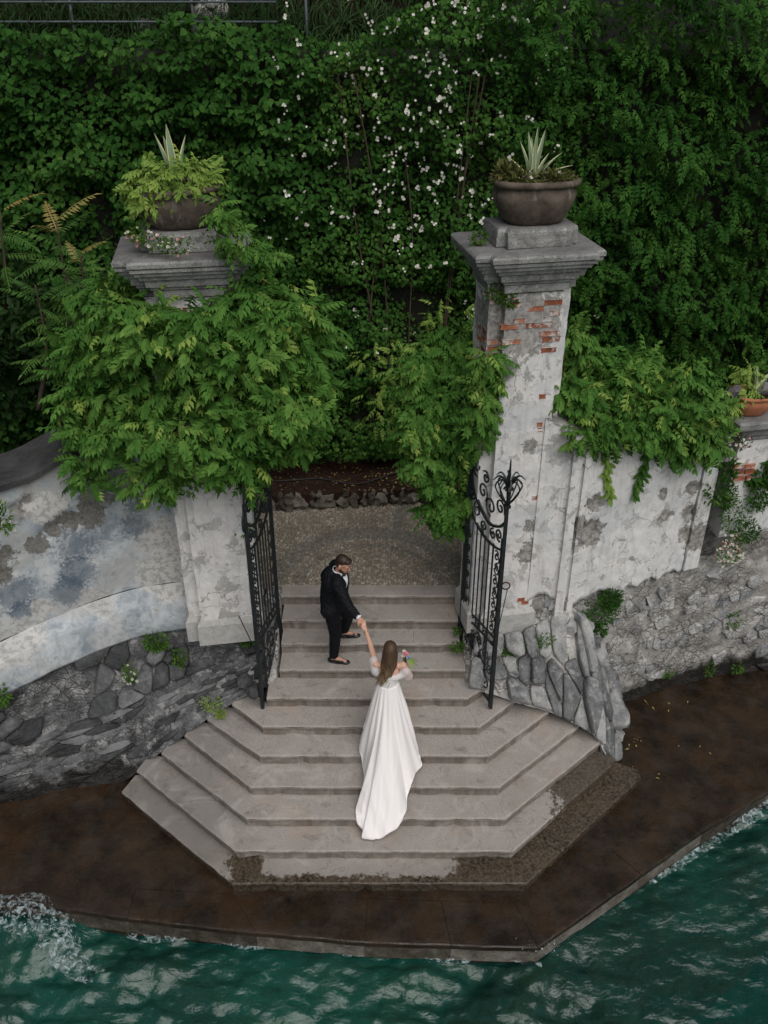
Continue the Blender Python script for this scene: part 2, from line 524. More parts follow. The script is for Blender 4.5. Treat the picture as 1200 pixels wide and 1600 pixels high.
def m_rock(name, cols, scale=3, bump=.7, moss=0.0, rough=.85, wet_below=None, white=0.0, cracks=0.0):
    t = NT(name)
    oi = t.n('ShaderNodeObjectInfo')
    f = t.noise(scale * 7, 8, .72)
    m = t.noise(scale, 7, .65, dist=.4)
    v = t.math('ADD', t.math('MULTIPLY', m, .65), t.math('MULTIPLY', f, .35))
    v = t.math('ADD', v, t.math('MULTIPLY', t.math('SUBTRACT', oi.outputs['Random'], .5), .30))
    c = t.cramp(v, [(.32, cols[0]), (.5, cols[1]), (.68, cols[2])])
    if white: c = t.mix(t.math('MULTIPLY', t.ramp(t.noise(5, 7, .7), .54, .58), white), c, (.52, .51, .49))
    if moss: c = t.mix(t.math('MULTIPLY', t.ramp(t.noise(4, 6, .7), .56, .66), moss), c, (.05, .06, .025))
    crk = None
    if cracks:
        wp = t.n('ShaderNodeVectorMath', operation='ADD'); t.l(t.pos, wp.inputs[0])
        nn = t.n('ShaderNodeTexNoise'); nn.inputs['Scale'].default_value = 3; nn.inputs['Detail'].default_value = 5; t.l(t.pos, nn.inputs['Vector'])
        sc_ = t.n('ShaderNodeVectorMath', operation='SCALE'); sc_.inputs['Scale'].default_value = .35; t.l(nn.outputs['Color'], sc_.inputs[0]); t.l(sc_.outputs[0], wp.inputs[1])
        mp = t.n('ShaderNodeMapping'); mp.inputs['Scale'].default_value = (1, 1, 1.8); t.l(wp.outputs[0], mp.inputs['Vector'])
        e1 = t.voronoi(4.5, 'DISTANCE_TO_EDGE', mp.outputs[0]); e2 = t.voronoi(10, 'DISTANCE_TO_EDGE', mp.outputs[0])
        crk = t.math('MAXIMUM', t.ramp(e1, .045, .005), t.math('MULTIPLY', t.ramp(e2, .06, .01), .6))
        crk = t.math('MULTIPLY', crk, t.ramp(t.noise(1.7, 5, .65), .40, .56))
        c = t.mix(t.math('MULTIPLY', crk, cracks), c, (.07, .066, .06))
    r = rough
    if wet_below is not None:
        o = t.sepz()
        h = t.math('ADD', o[2], t.math('MULTIPLY', t.math('SUBTRACT', t.noise(2.5, 6, .7), .5), .7))
        w = t.ramp(h, wet_below + .06, wet_below - .10)
        c = t.mix(t.math('MULTIPLY', w, .93), c, (.012, .010, .008))
        r = t.ramp(w, 0, 1, rough, .45)
    b = t.bump(f, bump * .6, .012)
    b = t.bump(m, bump, .05, b)
    if crk is not None: b = t.bump(t.math('SUBTRACT', 1, crk), .8, .03, b)
    return t.fin(c, r, b, .3)

def m_cap():
    t = NT('weathered_granite')
    f = t.noise(60, 5, .75)
    c = t.mix(t.ramp(f, .35, .65), (.16, .165, .16), (.40, .40, .39))
    c = t.mix(t.math('MULTIPLY', t.ramp(t.noise(4, 7, .7), .45, .62), .7), c, (.085, .085, .085))
    c = t.mix(t.math('MULTIPLY', t.ramp(t.noise(14, 6, .7), .58, .66), .6), c, (.46, .46, .44))
    nz = t.n('ShaderNodeSeparateXYZ'); t.l(t.geo.outputs['True Normal'], nz.inputs[0])
    c = t.mix(t.math('MULTIPLY', t.ramp(nz.outputs[2], .5, .9), .6), c, (.12, .115, .12))
    b = t.bump(f, .5, .006)
    b = t.bump(t.noise(9, 7, .7), .6, .02, b)
    return t.fin(c, .9, b, .25)

def m_quay():
    t = NT('wet_concrete')
    f = t.noise(40, 7, .75)
    m = t.noise(2.2, 7, .66)
    c = t.mix(t.ramp(m, .35, .68), (.009, .006, .004), (.040, .024, .013))
    c = t.mix(t.math('MULTIPLY', t.ramp(f, .55, .75), .5), c, (.05, .034, .022))
    c = t.mix(t.math('MULTIPLY', t.ramp(t.noise(1.1, 5), .55, .7), .6), c, (.032, .015, .004))
    c = t.mix(t.math('MULTIPLY', t.ramp(t.noise(130, 3, .7), .60, .68), .45), c, (.075, .055, .038))
    c = t.mix(t.math('MULTIPLY', t.ramp(t.noise(6, 8, .75, dist=.7), .56, .64), .4), c, (.003, .003, .002))
    rough = t.ramp(t.noise(3, 6), .42, .62, .16, .65)
    b = t.bump(f, .6, .008)
    b = t.bump(t.noise(11, 5, .6, dist=.6), .5, .02, b)
    return t.fin(c, rough, b, .4)

def m_water():
    t = NT('lake_water')
    lw = t.n('ShaderNodeFresnel'); lw.inputs['IOR'].default_value = 1.56
    dif = t.n('ShaderNodeBsdfDiffuse'); 
    c = t.mix(t.ramp(t.noise(.6, 3), .4, .65), (.003, .062, .052), (.006, .130, .098))
    t.l(c, dif.inputs['Color'])
    tr = t.n('ShaderNodeBsdfTransparent'); tr.inputs['Color'].default_value = (.42, .62, .52, 1)
    mx = t.n('ShaderNodeMixShader'); mx.inputs[0].default_value = .60
    t.l(dif.outputs[0], mx.inputs[1]); t.l(tr.outputs[0], mx.inputs[2])
    gl = t.n('ShaderNodeBsdfGlossy'); gl.inputs['Roughness'].default_value = .04
    b = t.bump(t.noise(6, 4, .55, dist=.6, stretch=(1, 1.7, 1)), .6, .05)
    b = t.bump(t.noise(20, 4, .55, dist=.4, stretch=(1, 1.6, 1)), .4, .012, b)
    for n_ in (gl, dif, lw): t.l(b, n_.inputs['Normal'])
    m2 = t.n('ShaderNodeMixShader')
    t.l(lw.outputs[0], m2.inputs[0]); t.l(mx.outputs[0], m2.inputs[1]); t.l(gl.outputs[0], m2.inputs[2])
    t.l(m2.outputs[0], t.out.inputs['Surface'])
    return t.m

def m_foam():
    t = NT('foam')
    t.fin(t.mix(t.noise(20, 4), (.22, .31, .33), (.55, .62, .64)), .4, None, .4)
    tr = t.n('ShaderNodeBsdfTransparent')
    mx = t.n('ShaderNodeMixShader')
    t.l(t.ramp(t.noise(13, 7, .7, dist=.8), .47, .64, 0, .85), mx.inputs[0])
    t.l(tr.outputs[0], mx.inputs[1]); t.l(t.b.outputs[0], mx.inputs[2])
    t.l(mx.outputs[0], t.out.inputs['Surface'])
    return t.m

def m_cloth(name, col, rough=.75, weave=220, trans=0.0, alpha=1.0, sheen=.2):
    t = NT(name)
    b = t.bump(t.noise(weave, 2), .12, .001)
    b = t.bump(t.noise(9, 4), .15, .01, b)
    t.fin(col, rough, b, .25)
    t.b.inputs['Sheen Weight'].default_value = sheen
    if alpha < 1: t.b.inputs['Alpha'].default_value = alpha
    return t.m

def m_skin(name, col):
    t = NT(name)
    c = t.mix(t.ramp(t.noise(40, 4), .3, .7), tuple(x * .9 for x in col), tuple(min(1, x * 1.08) for x in col))
    t.b.inputs['Subsurface Weight'].default_value = .12
    t.b.inputs['Subsurface Radius'].default_value = (.02, .008, .004)
    return t.fin(c, .5, None, .35)

def m_hair(name, dark, light, z0, z1):
    t = NT(name)
    o = t.sepz()
    c = t.mix(t.ramp(t.math('ADD', o[2], t.math('MULTIPLY', t.math('SUBTRACT', t.noise(60, 3, .6), .5), .25)), z0, z1), dark, light)
    c = t.mix(t.ramp(t.noise(90, 3, .6, stretch=(1, 1, .12)), .35, .7), tuple(x * .55 for x in dark), c)
    return t.fin(c, .5, t.bump(t.noise(120, 3, .6, stretch=(1, 1, .1)), .6, .004), .4)

def m_urn():
    t = NT('dark_stoneware')
    f = t.noise(30, 6, .7)
    c = t.mix(t.ramp(t.noise(5, 6, .65), .35, .65), (.06, .048, .038), (.15, .12, .095))
    c = t.mix(t.math('MULTIPLY', t.ramp(t.noise(7, 6, .7, stretch=(1, 1, .3)), .56, .66),   .7), c, (.26, .235, .205))
    return t.fin(c, .8, t.bump(f, .5, .01), .25)

def m_pebble(name, stops):
    t = NT(name)
    c = t.cramp(t.geo.outputs['Random Per Island'], stops)
    c = t.mix(t.math('MULTIPLY', t.ramp(t.noise(2.5, 5), .5, .65), .45), c, (.10, .09, .06))
    return t.fin(c, .75, t.bump(t.noise(70, 3), .3, .003), .3)

def m_soil(name, a, b):
    t = NT(name)
    c = t.mix(t.ramp(t.noise(14, 7, .75), .35, .68), a, b)
    return t.fin(c, .95, t.bump(t.noise(25, 6, .7), .8, .03), .1)

# ------------------------------------------------------------------ where the marks on the walls are (world points)
UPF = [(-7.2, 7.9), (-6.5, 8.1), (-5.6, 8.5), (-4.95, 8.82), (-4.21, 9.35), (-3.53, 9.72), (-3.1, 9.86), (-2.69, 9.95), (-2.2, 10.02), (-1.72, 10.08)]   # left wall, outer face of its plinth band
WRP = [(1.95, 9.92), (2.6, 10.0), (3.55, 10.28), (4.01, 10.53), (5.14, 10.95), (6.26, 11.2), (9.5, 11.8)]                                                  # right wall
def hit(px, py, L, back):
    y = 7.0
    while y < 13:
        p = at(px, py, y=y)
        for (x0, y0), (x1, y1) in zip(L, L[1:]):
            if x0 <= p.x <= x1 and y >= y0 + (y1 - y0) * (p.x - x0) / (x1 - x0) + back: return p
        y += .01
    return at(px, py, y=10)
def HL(px, py): return hit(px, py, UPF, .16)
def HR(px, py): return hit(px, py, WRP, -.05)
BLUE = [(HL(120, 850), .62, .22), (HL(125, 895), .42, .30), (HL(110, 925), .40, .32), (HL(210, 825), .42, .24), (HL(215, 790), .25, .24), (HL(25, 930), .42, .30), (HL(35, 955), .3, .30), (HL(60, 855), .2, .2), (HL(180, 870), .5, .10)]
HOLES_L = [(HL(105, 815), .17, .95), (HL(140, 805), .20, .95), (HL(85, 825), .12, .95), (HL(60, 850), .13, .9), (HL(5, 872), .16, .97), (HL(5, 898), .14, .97),
           (HL(200, 755), .28, .7), (HL(150, 775), .2, .8), (HL(30, 800), .14, .6), (HL(242, 858), .07, .8), (HL(40, 790), .12, .8), (HL(160, 945), .05, .7)]
BEIGE = [(HL(270, 845), .42, .9), (HL(262, 900), .42, .9), (HL(70, 790), .25, .85), (HL(150, 938), .22, .6), (HL(65, 950), .16, .8), (HL(20, 1000), .40, .7), (HL(170, 985), .3, .4), (HL(310, 860), .4, .8)]
HOLES_R = [(HR(928, 785), .13, .95), (HR(918, 830), .19, .95), (HR(905, 815), .11, .9), (HR(1035, 772), .08, .9), (HR(1038, 805), .09, .9), (HR(1030, 812), .06, .9),
           (HR(1082, 762), .11, .95), (HR(1078, 800), .13, .9), (HR(1090, 835), .22, .9), (HR(1070, 835), .12, .8), (HR(985, 870), .04, .8), (HR(1050, 803), .04, .8), (HR(895, 855), .08, .6), (HR(880, 700), .2, .5)]

M = dict(
    granite=m_granite(), left=m_plaster_left(), right=m_plaster_right('peeling_plaster', 0, HOLES_R, .57),
    pillar=m_plaster_right('pillar_plaster', .01, [(at(840, 830, y=9.75), .17, .9), (at(835, 870, y=9.75), .2, .9), (at(830, 700, y=9.8), .1, .8), (at(790, 575, y=9.8), .12, .6), (at(812, 502, y=9.8), .42, .75), (at(762, 500, y=10), .32, .7)], .55),
    cap=m_cap(), quay=m_quay(), water=m_water(), foam=m_foam(),
    kerb=m_rock('kerb_concrete', [(.03, .024, .018), (.085, .072, .058), (.20, .185, .165)], 5, .6, .2, .6),
    rubL=m_rock('dark_rubble', [(.024, .025, .028), (.070, .073, .077), (.18, .185, .19)], 3, 1, .25, .85, -1.72),
    rubLm=m_rock('dark_mortar', [(.028, .028, .030), (.082, .083, .087), (.22, .225, .23)], 5, 1, .2, .9, -1.72, .3, .8),
    rubR=m_rock('grey_rubble', [(.17, .18, .19), (.34, .345, .35), (.52, .515, .50)], 4, .9, .12, .85, -1.62, .55, .6),
    rubRm=m_rock('pale_mortar', [(.20, .19, .18), (.43, .415, .395), (.60, .585, .565)], 4, .9, .1, .9, -1.62, .5, .85),
    rock=m_rock('fallen_rock', [(.10, .105, .11), (.22, .225, .23), (.40, .40, .395)], 4, .9, .35, .85, None, .35),
    border=m_rock('border_rock', [(.04, .034, .024), (.10, .09, .068), (.20, .185, .15)], 7, 1, .5),
    coping=m_rock('dark_coping', [(.015, .014, .016), (.03, .029, .032), (.06, .06, .06)], 3, .5, .2),
    brick=m_rock('old_brick', [(.16, .055, .03), (.32, .10, .05), (.44, .24, .17)], 9, .6, 0, .9, None, .9),
    iron=m_plain('wrought_iron', (.018, .023, .025), .5, .3, .5, .4, 20, .4, .002),
    rust=m_plain('rusty_iron', (.09, .035, .02), .8, .2, .3, .4, 40),
    soil=m_soil('soil', (.014, .008, .006), (.055, .030, .022)), dsoil=m_soil('dark_soil', (.006, .005, .004), (.03, .022, .014)),
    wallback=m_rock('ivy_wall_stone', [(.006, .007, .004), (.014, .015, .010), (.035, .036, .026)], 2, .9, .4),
    bed=m_plain('mortar_bed', (.19, .168, .135), .9),
    pebble=m_pebble('beige_pebbles', [(0, (.18, .155, .12)), (.4, (.25, .22, .175)), (.8, (.32, .285, .23)), (1, (.42, .39, .33))]),
    pebbled=m_pebble('grey_pebbles', [(0, (.14, .13, .11)), (.5, (.19, .18, .155)), (.9, (.25, .24, .21)), (1, (.3, .29, .25))]),
    ivy=m_leaf('ivy_leaf', [(0, (.013, .046, .009)), (.5, (.032, .096, .018)), (.85, (.066, .150, .030)), (1, (.13, .22, .055))], .7, .22, .8, .05),
    spray=m_leaf('hanging_leaf', [(0, (.015, .052, .010)), (.5, (.040, .112, .020)), (.85, (.080, .172, .034)), (1, (.18, .26, .06))], .7, .24, .9, .05),
    sprayd=m_leaf('dark_hanging_leaf', [(0, (.013, .050, .010)), (.5, (.036, .108, .019)), (.85, (.074, .170, .032)), (1, (.15, .23, .055))], .7, .24, .9, .05),
    wist=m_leaf('wisteria_leaf', [(0, (.036, .108, .020)), (.45, (.075, .188, .034)), (.8, (.140, .270, .056)), (.985, (.24, .36, .08)), (1, (.44, .34, .12))], .65, .28, 1.6, .08),
    lime=m_leaf('lime_leaf', [(0, (.14, .25, .045)), (.5, (.23, .36, .07)), (.93, (.34, .42, .10)), (1, (.46, .36, .12))], .55, .3, 2, .15),
    sumac=m_leaf('fern_leaf', [(0, (.04, .11, .025)), (.6, (.09, .19, .04)), (1, (.18, .27, .06))], .55, .25, 2, .15),
    sumact=m_leaf('young_fern_leaf', [(0, (.22, .22, .07)), (.5, (.32, .28, .09)), (1, (.38, .24, .08))], .5, .3, 2),
    shrub=m_leaf('shrub_leaf', [(0, (.008, .024, .006)), (.6, (.022, .055, .014)), (1, (.06, .10, .04))], .6, .15, 1, .12),
    tuft=m_leaf('tuft_leaf', [(0, (.035, .09, .012)), (.6, (.075, .165, .025)), (1, (.15, .23, .04))], .6, .25, 3, .15),
    drygrass=m_leaf('dry_grass', [(0, (.06, .08, .02)), (.6, (.13, .14, .045)), (1, (.24, .20, .09))], .6, .25, 3, .15),
    agave=m_leaf('agave_leaf', [(0, (.17, .26, .16)), (1, (.28, .38, .25))], .5, .05, 3), agavee=m_plain('agave_edge', (.68, .64, .36), .5),
    petal=m_plain('white_petal', (.75, .74, .68), .6, var=.06), pink=m_plain('pink_petal', (.62, .25, .33), .6), ypet=m_plain('yellow_centre', (.6, .45, .08), .7),
    bark=m_plain('vine_bark', (.07, .05, .035), .9, var=.4, bump=.8), litter=m_leaf('fallen_leaf', [(0, (.25, .16, .05)), (.5, (.36, .28, .10)), (1, (.14, .17, .04))], .7, .1, 3),
    urn=m_urn(), terra=m_plain('terracotta', (.36, .14, .07), .8, var=.2, scale=8), stone=m_rock('grey_lump', [(.06, .055, .06), (.13, .12, .13), (.22, .2, .2)], 12, .6),
    skin=m_skin('skin', (.50, .27, .19)), skinb=m_skin('fair_skin', (.60, .36, .27)), suit=m_cloth('navy_suit', (.0030, .0038, .0065), .75, 260, sheen=.0),
    shirt=m_cloth('white_shirt', (.72, .74, .80)), shoe=m_plain('black_leather', (.008, .008, .009), .3, var=.1, spec=.5), silver=m_plain('silver', (.6, .58, .5), .3, 1),
    dress=m_cloth('satin_white', (.82, .795, .79), .55, 300, sheen=.15), tulle=m_cloth('tulle', (.78, .76, .76), .8, 300, alpha=.5, sheen=.2),
    hairm=m_hair('short_brown_hair', (.035, .020, .013), (.05, .03, .018), 9, 10), hairb=m_hair('long_ombre_hair', (.085, .047, .025), (.44, .31, .17), .44, .16),
    beard=m_plain('beard', (.05, .026, .015), .8), eye=m_plain('eye_dark', (.02, .015, .012), .3), lip=m_plain('lip', (.36, .13, .11), .5),
    bloom=m_plain('pink_rose', (.75, .28, .36), .6), bblue=m_plain('blue_bloom', (.30, .38, .62), .6), gold=m_plain('gold', (.75, .5, .3), .3, 1),
)

# ------------------------------------------------------------------ ground, quay, water
def sheet(name, pts, mat, z, kind='structure', wob=0):
    mb = MB()
    mb.add([(p[0], p[1], z) for p in pts], [tuple(range(len(pts)))])
    return tag(mb.build(name, mat), kind=kind)

soil_pts = [(-14, 8.2), (-7.2, 8.2)] + [(x, y + .2) for x, y in UPF[1:]] + [(-1.72, 10.8), (1.3, 10.8), (1.95, 10.3)] + [(x, y + .2) for x, y in WRP[1:]] + [(14, 12.4), (14, 15), (-14, 15)]
sheet('garden_ground', soil_pts, M['dsoil'], -.02)
bed = MB()
profile_prism(bed, [(-6, 13.22), (-1.9, 12.98), (.2, 13.16), (1.6, 13.3), (1.6, 14.6), (-6, 14.6)], [(-.02, 0), (.24, -.03), (.27, -.1)])
tag(bed.build('planting_bed', M['soil']), kind='structure')

QO = [(-14, 8.3), (-9, 7.58), (-4.7, 6.97), (-3.08, 6.73), (-1.52, 6.54), (-.23, 6.42), (1.79, 6.35), (3.23, 7.33), (4.24, 8.02), (5.33, 8.67), (9, 10.9), (13, 13.3)]
QI = [(-14, 8.7), (-9, 7.95), (-4.79, 7.25), (-3.08, 7.12), (-1.86, 7.04), (-.2, 6.98), (1.60, 6.92), (2.95, 7.68), (4.0, 8.38), (5.08, 9.05), (8.8, 11.2), (12.8, 13.6)]
q = MB()
q.add([(x, y, -1.985) for x, y in QI] + [(13, 15, -1.985), (-14, 15, -1.985)], [tuple(range(len(QI) + 2))])
tag(q.build('quay', M['quay']), kind='structure')
kerb = thing('quay_kerb', 'wet brown concrete kerb running along the edge of the quay above the lake', 'kerb', (0, 6.6, -1.98))
def along(P, k, t): return Vector((P[k][0] + (P[k + 1][0] - P[k][0]) * t, P[k][1] + (P[k + 1][1] - P[k][1]) * t, 0))
for k in range(len(QO) - 1):
    L = (along(QO, k, 1) - along(QO, k, 0)).length
    n = max(1, round(L / 1.25))
    for j in range(n):
        a, b = j / n + (.0015 if j else 0), (j + 1) / n - .0015
        o0, o1, i1, i0 = along(QO, k, a), along(QO, k, b), along(QI, k, b), along(QI, k, a)
        mb = MB()
        rows = []
        nn = 8
        dz = rnd.uniform(-.008, .008)
        for f, z in ((.10, -2.60), (.02, -2.31), (0, -2.30), (0, -2.08), (-.03, -2.065), (-.035, -1.995), (-.01, -1.982), (.05, -1.979), (1, -1.982), (1, -2.2)):
            row = []
            for s_ in range(nn + 1):
                t = s_ / nn
                p = o0.lerp(o1, t).lerp(i0.lerp(i1, t), f)
                wv = fbm(Vector((p.x * 3, p.y * 3, z * 2))) * .018 * (1 if z > -2.1 and f < .5 else .2)
                row.append((p.x, p.y - wv, z + dz + wv * .5))
            rows.append(row)
        mb.grid(rows)
        for e in (0, nn): mb.f.append(tuple(r * (nn + 1) + e for r in (range(len(rows)) if e == 0 else reversed(range(len(rows))))))
        mb.mi += [0, 0]
        for q_ in range(nn, 3 * nn): mb.mi[q_] = 1
        mb.build('kerb_stone', [M['quay'], M['kerb']], kerb)
# submerged footing and lake bed
mb = MB()
F2 = [(x * 1.0, y - .60 + (.08 if i % 2 else -.05)) for i, (x, y) in enumerate(QO)]
mb.grid([[(x, y + .2, -2.42) for x, y in QO], [(x + .12 * (x > 1.8), y, -2.58) for x, y in F2], [(x + .2 * (x > 1.8), y - .15, -2.7) for x, y in F2], [(x + .25 * (x > 1.8), y - .4, -4.2) for x, y in F2]])
tag(mb.build('quay_footing', m_rock('drowned_stone', [(.06, .042, .018), (.16, .115, .05), (.28, .21, .10)], 2.5, .6), None, True), kind='structure')
sheet('lake_bed', [(-40, -60), (40, -60), (40, 16), (-40, 16)], m_plain('lake_mud', (.010, .10, .075), .9), -4.2)

def wave_z(X, Y):
    Z = np.zeros_like(X)
    w = np.random.default_rng(5)
    gust = .5 + .5 * np.sin(X * .9 + 1.2 * np.sin(Y * 1.1 + .4) + .6) * np.sin(Y * 1.3 - .5 * X + 1.1)
    gust = .35 + .95 * np.clip(gust * 1.2 + .15 * np.tanh(X - .5), 0, 1)
    for lam, slope, n, sd in ((2.2, .045, 5, .5), (.95, .075, 9, .5), (.42, .085, 16, .6), (.20, .075, 22, .9)):
        for _ in range(n):
            th = R(-68) + w.normal(0, sd)
            l_ = lam * w.uniform(.75, 1.35)
            kk = 2 * math.pi / l_
            s = np.sin(kk * (X * math.cos(th) + Y * math.sin(th)) + w.uniform(0, 6.28) + .8 * np.sin(X * w.uniform(.4, 1.1) + Y * w.uniform(-.9, .9)))
            Z += slope / kk * (s + .25 * s * s) * (gust if lam < 1 else 1)
    return Z
def rows_water():
    xs = np.concatenate([np.linspace(-40, -7, 20)[:-1], np.linspace(-7, 8, 420), np.linspace(8, 40, 20)[1:]])
    ys = np.concatenate([np.linspace(-60, 3.4, 40)[:-1], np.linspace(3.4, 9.5, 230), np.linspace(9.5, 16, 10)[1:]])
    X, Y = np.meshgrid(xs, ys)
    Z = -2.37 + wave_z(X, Y)
    # the swell piles up against the left of the quay
    Z += .22 * np.exp(-((X + 4.5) / .8) ** 2 - ((Y - 6.75 + .15 * (X + 4.5)) / .22) ** 2)
    return X, Y, Z
X, Y, Z = rows_water()
nr, nc = X.shape
me = bpy.data.meshes.new('lake_water')
idx = np.arange(nr * nc).reshape(nr, nc)
fa = np.stack([idx[:-1, :-1], idx[:-1, 1:], idx[1:, 1:], idx[1:, :-1]], -1).reshape(-1, 4)
me.vertices.add(nr * nc); me.vertices.foreach_set('co', np.stack([X, Y, Z], -1).ravel())
me.loops.add(fa.size); me.loops.foreach_set('vertex_index', fa.ravel().astype(np.int32))
me.polygons.add(len(fa)); me.polygons.foreach_set('loop_start', (np.arange(len(fa)) * 4).astype(np.int32)); me.polygons.foreach_set('loop_total', np.full(len(fa), 4, np.int32))
me.polygons.foreach_set('use_smooth', np.ones(len(fa), bool)); me.update(calc_edges=True)
tag(link('lake_water', me, M['water']), kind='structure')

# ------------------------------------------------------------------ stairs
ST_L = [(-1.50, 10.52), (-1.46, 10.17), (-1.45, 9.86), (-1.45, 9.52), (-1.60, 9.15)]
ST_R = [(1.06, 10.52), (1.06, 10.17), (1.07, 9.86), (1.13, 9.52), (1.14, 9.15)]
LC = [(-1.63, 8.80), (-1.63, 8.45), (-1.73, 8.08), (-1.74, 7.73), (-1.85, 7.38), (-1.86, 7.05)]
RC = [(1.29, 8.80), (1.38, 8.45), (1.49, 8.08), (1.54, 7.73), (1.61, 7.38), (1.75, 7.05)]
LE = [(-2.10, 9.23), (-2.44, 9.11), (-2.75, 8.99), (-3.06, 8.84), (-3.39, 8.69), (-3.57, 8.48)]
RE = [(1.82, 9.30), (2.30, 9.27), (2.72, 9.17), (3.03, 9.05), (3.22, 8.86), (3.57, 8.74)]
stair = thing('stone_staircase', 'pale granite steps fanning out from the gate down to the wet quay', 'staircase', (-.2, 8.8, -1.98))
TH = [(-.18, -.035), (-.062, -.035), (-.052, -.006), (-.04, 0), (-.018, 0), (-.006, -.006), (0, -.02)]
def step_stone(par, poly, w, z, name='stone', drop=.18):
    """ccw polygon; w = 1 on the edges that show a moulded nosing, small on joints"""
    # split long edges so that the stone can be worn
    pts, ww = [], []
    for i, p in enumerate(poly):
        a, b = Vector(p).to_2d(), Vector(poly[(i + 1) % len(poly)]).to_2d()
        n = max(1, int((b - a).length / .09)) if w[i] > .5 else 1
        for k in range(n):
            pts.append(a.lerp(b, k / n)); ww.append(w[i])
    vs, fs = [], []
    n = len(pts)
    prof = [(-drop - .02, -.035)] + TH[1:]
    for dz, o in prof:
        for k, p in enumerate(offset_poly(pts, o, ww)):
            j = .5 * fbm(Vector((p.x * 4, p.y * 4, z * 3 + dz))) * .012 + .5 * fbm(Vector((p.x * 14, p.y * 14, z * 3))) * .006
            e = ww[k] > .5
            ch = fbm(Vector((p.x * 5.5, p.y * 5.5, z * 7)), 5)
            if ch > .30 and dz < -.01: j -= (ch - .30) * .09
            vs.append((p.x, p.y + (-j if e else 0), z + dz + (j * .7 if e and -.06 < dz < -.01 else 0)))
    for k in range(len(prof) - 1):
        for i in range(n):
            a, b = k * n + i, k * n + (i + 1) % n
            fs.append((a, b, b + n, a + n))
    fs.append(tuple((len(prof) - 1) * n + i for i in range(n)))
    mb = MB().add(vs, fs)
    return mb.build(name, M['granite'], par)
for i in range(11):
    z = -.18 * i
    stp = thing('step', None, None, (-.2, 10.5 - .35 * i, z)); stp.parent = stair; stp.location = stp.location - Vector((-.2, 8.8, -1.98))
    ORG[stp.name] = Vector((-.2, 10.5 - .35 * i, z))
    g = .0015
    if i < 5:
        (xl, y), (xr, _) = ST_L[i], ST_R[i]
        yb = y + (.42 if i else .27)
        cuts = {1: [-.36], 2: [.42], 3: [-.1]}.get(i, [])
        xs = [xl] + cuts + [xr]
        for k in range(len(xs) - 1):
            a, b = xs[k] + (g if k else 0), xs[k + 1] - (g if k < len(xs) - 2 else 0)
            if i == 4 and k == len(xs) - 2:
                step_stone(stp, [(a, y), (b, y), (1.44, 9.40), (1.44, yb + .05), (a, yb)], [1, 1, 0, 0, 0.02], z)
            else: step_stone(stp, [(a, y), (b, y), (b, yb), (a, yb)], [1, .02, 0, .02], z)
    else:
        j = i - 5
        lc, rc, le, re_ = Vector(LC[j]), Vector(RC[j]), Vector(LE[j]), Vector(RE[j])
        # inner line = nosing line of the step above, pushed 6 cm under it
        if j == 0: il, ir, ile, ire = Vector((-1.6, 9.25)), Vector((1.12, 9.25)), Vector((-1.95, 9.55)), Vector((1.62, 9.62))
        else:
            il, ir, ile, ire = Vector(LC[j - 1]), Vector(RC[j - 1]), Vector(LE[j - 1]), Vector(RE[j - 1])
            il, ir = il + Vector((.03, .09)), ir + Vector((-.03, .09))
            ile, ire = ile + Vector((.04, .10)), ire + Vector((-.04, .10))
        jl, jr = Vector((il.x - .0, il.y)), Vector((ir.x, ir.y))
        # nosing joint leaves the corner and runs inwards
        step_stone(stp, [lc + Vector((g, 0)), rc - Vector((g, 0)), ir - Vector((g, 0)), il + Vector((g, 0))], [1, .02, 0, .02], z, drop=.20 if i == 10 else .18)
        dl, dr = (le - lc).normalized(), (re_ - rc).normalized()
        if i == 10:   # rounded, broken right end of the lowest step
            step_stone(stp, [rc + dr * g, re_ - dr * .28, re_ - dr * .06 + Vector((.03, .02)), re_ + Vector((-.02, .15)), re_ + Vector((-.3, .30)), ire, ir + dr * g], [1, 1, 1, 1, 0, 0, .02], z, drop=.2)
        elif i == 9:
            step_stone(stp, [rc + dr * g, re_ - dr * .1, re_ + Vector((0.0, .06)), re_ + Vector((-.08, .17)), ire, ir + dr * g], [1, 1, 1, 0, 0, .02], z)
        else:
            step_stone(stp, [rc + dr * g, re_, re_ + Vector((-.05, .25)), ire + Vector((0, .05)), ir + dr * g], [1, 0.02, 0, 0, .02], z)
        step_stone(stp, [le, lc + dl * g, il + dl * g, ile, le + Vector((.12, .3))], [1, .02, 0, 0, 0.02], z, drop=.2 if i == 10 else .18)

# ------------------------------------------------------------------ landing with its pebble mosaic
sheet('landing', [(-1.95, 10.7), (1.35, 10.7), (1.9, 11.4), (1.9, 13.2), (-2.2, 13.0), (-2.1, 11.2)], M['bed'], -.012)
def dome():
    v, f = [], []
    for r, z in ((1, -.5), (.92, .15), (.55, .5)):
        for k in range(6): v.append((r * math.cos(k * math.pi / 3) * .62, r * math.sin(k * math.pi / 3), z * .7))
    for l in range(2):
        for k in range(6):
            a, b = l * 6 + k, l * 6 + (k + 1) % 6
            f.append((a, b, b + 6, a + 6))
    f.append(tuple(range(12, 18)))
    return v, f
pa, pb = [], []
ycur = 10.79
while ycur < 13.2:
    x = -2.1
    while x < 1.9:
        px, py = x + rnd.uniform(-.014, .014), ycur + rnd.uniform(-.014, .014)
        if (px > -1.62 or py > 11.1) and (px < 1.2 or py > 11.1):
            rr = math.hypot(px + .2, (py - 10.75) * .95)
            ring = abs(rr - 1.42) < .17 or abs(rr - 1.05) < .05 or (abs(math.atan2(py - 10.75, px + .2) - 1.35) < .05 and rr > 1.6)
            (pb if ring else pa).append((px, py, rr))
        x += .042
    ycur += .046
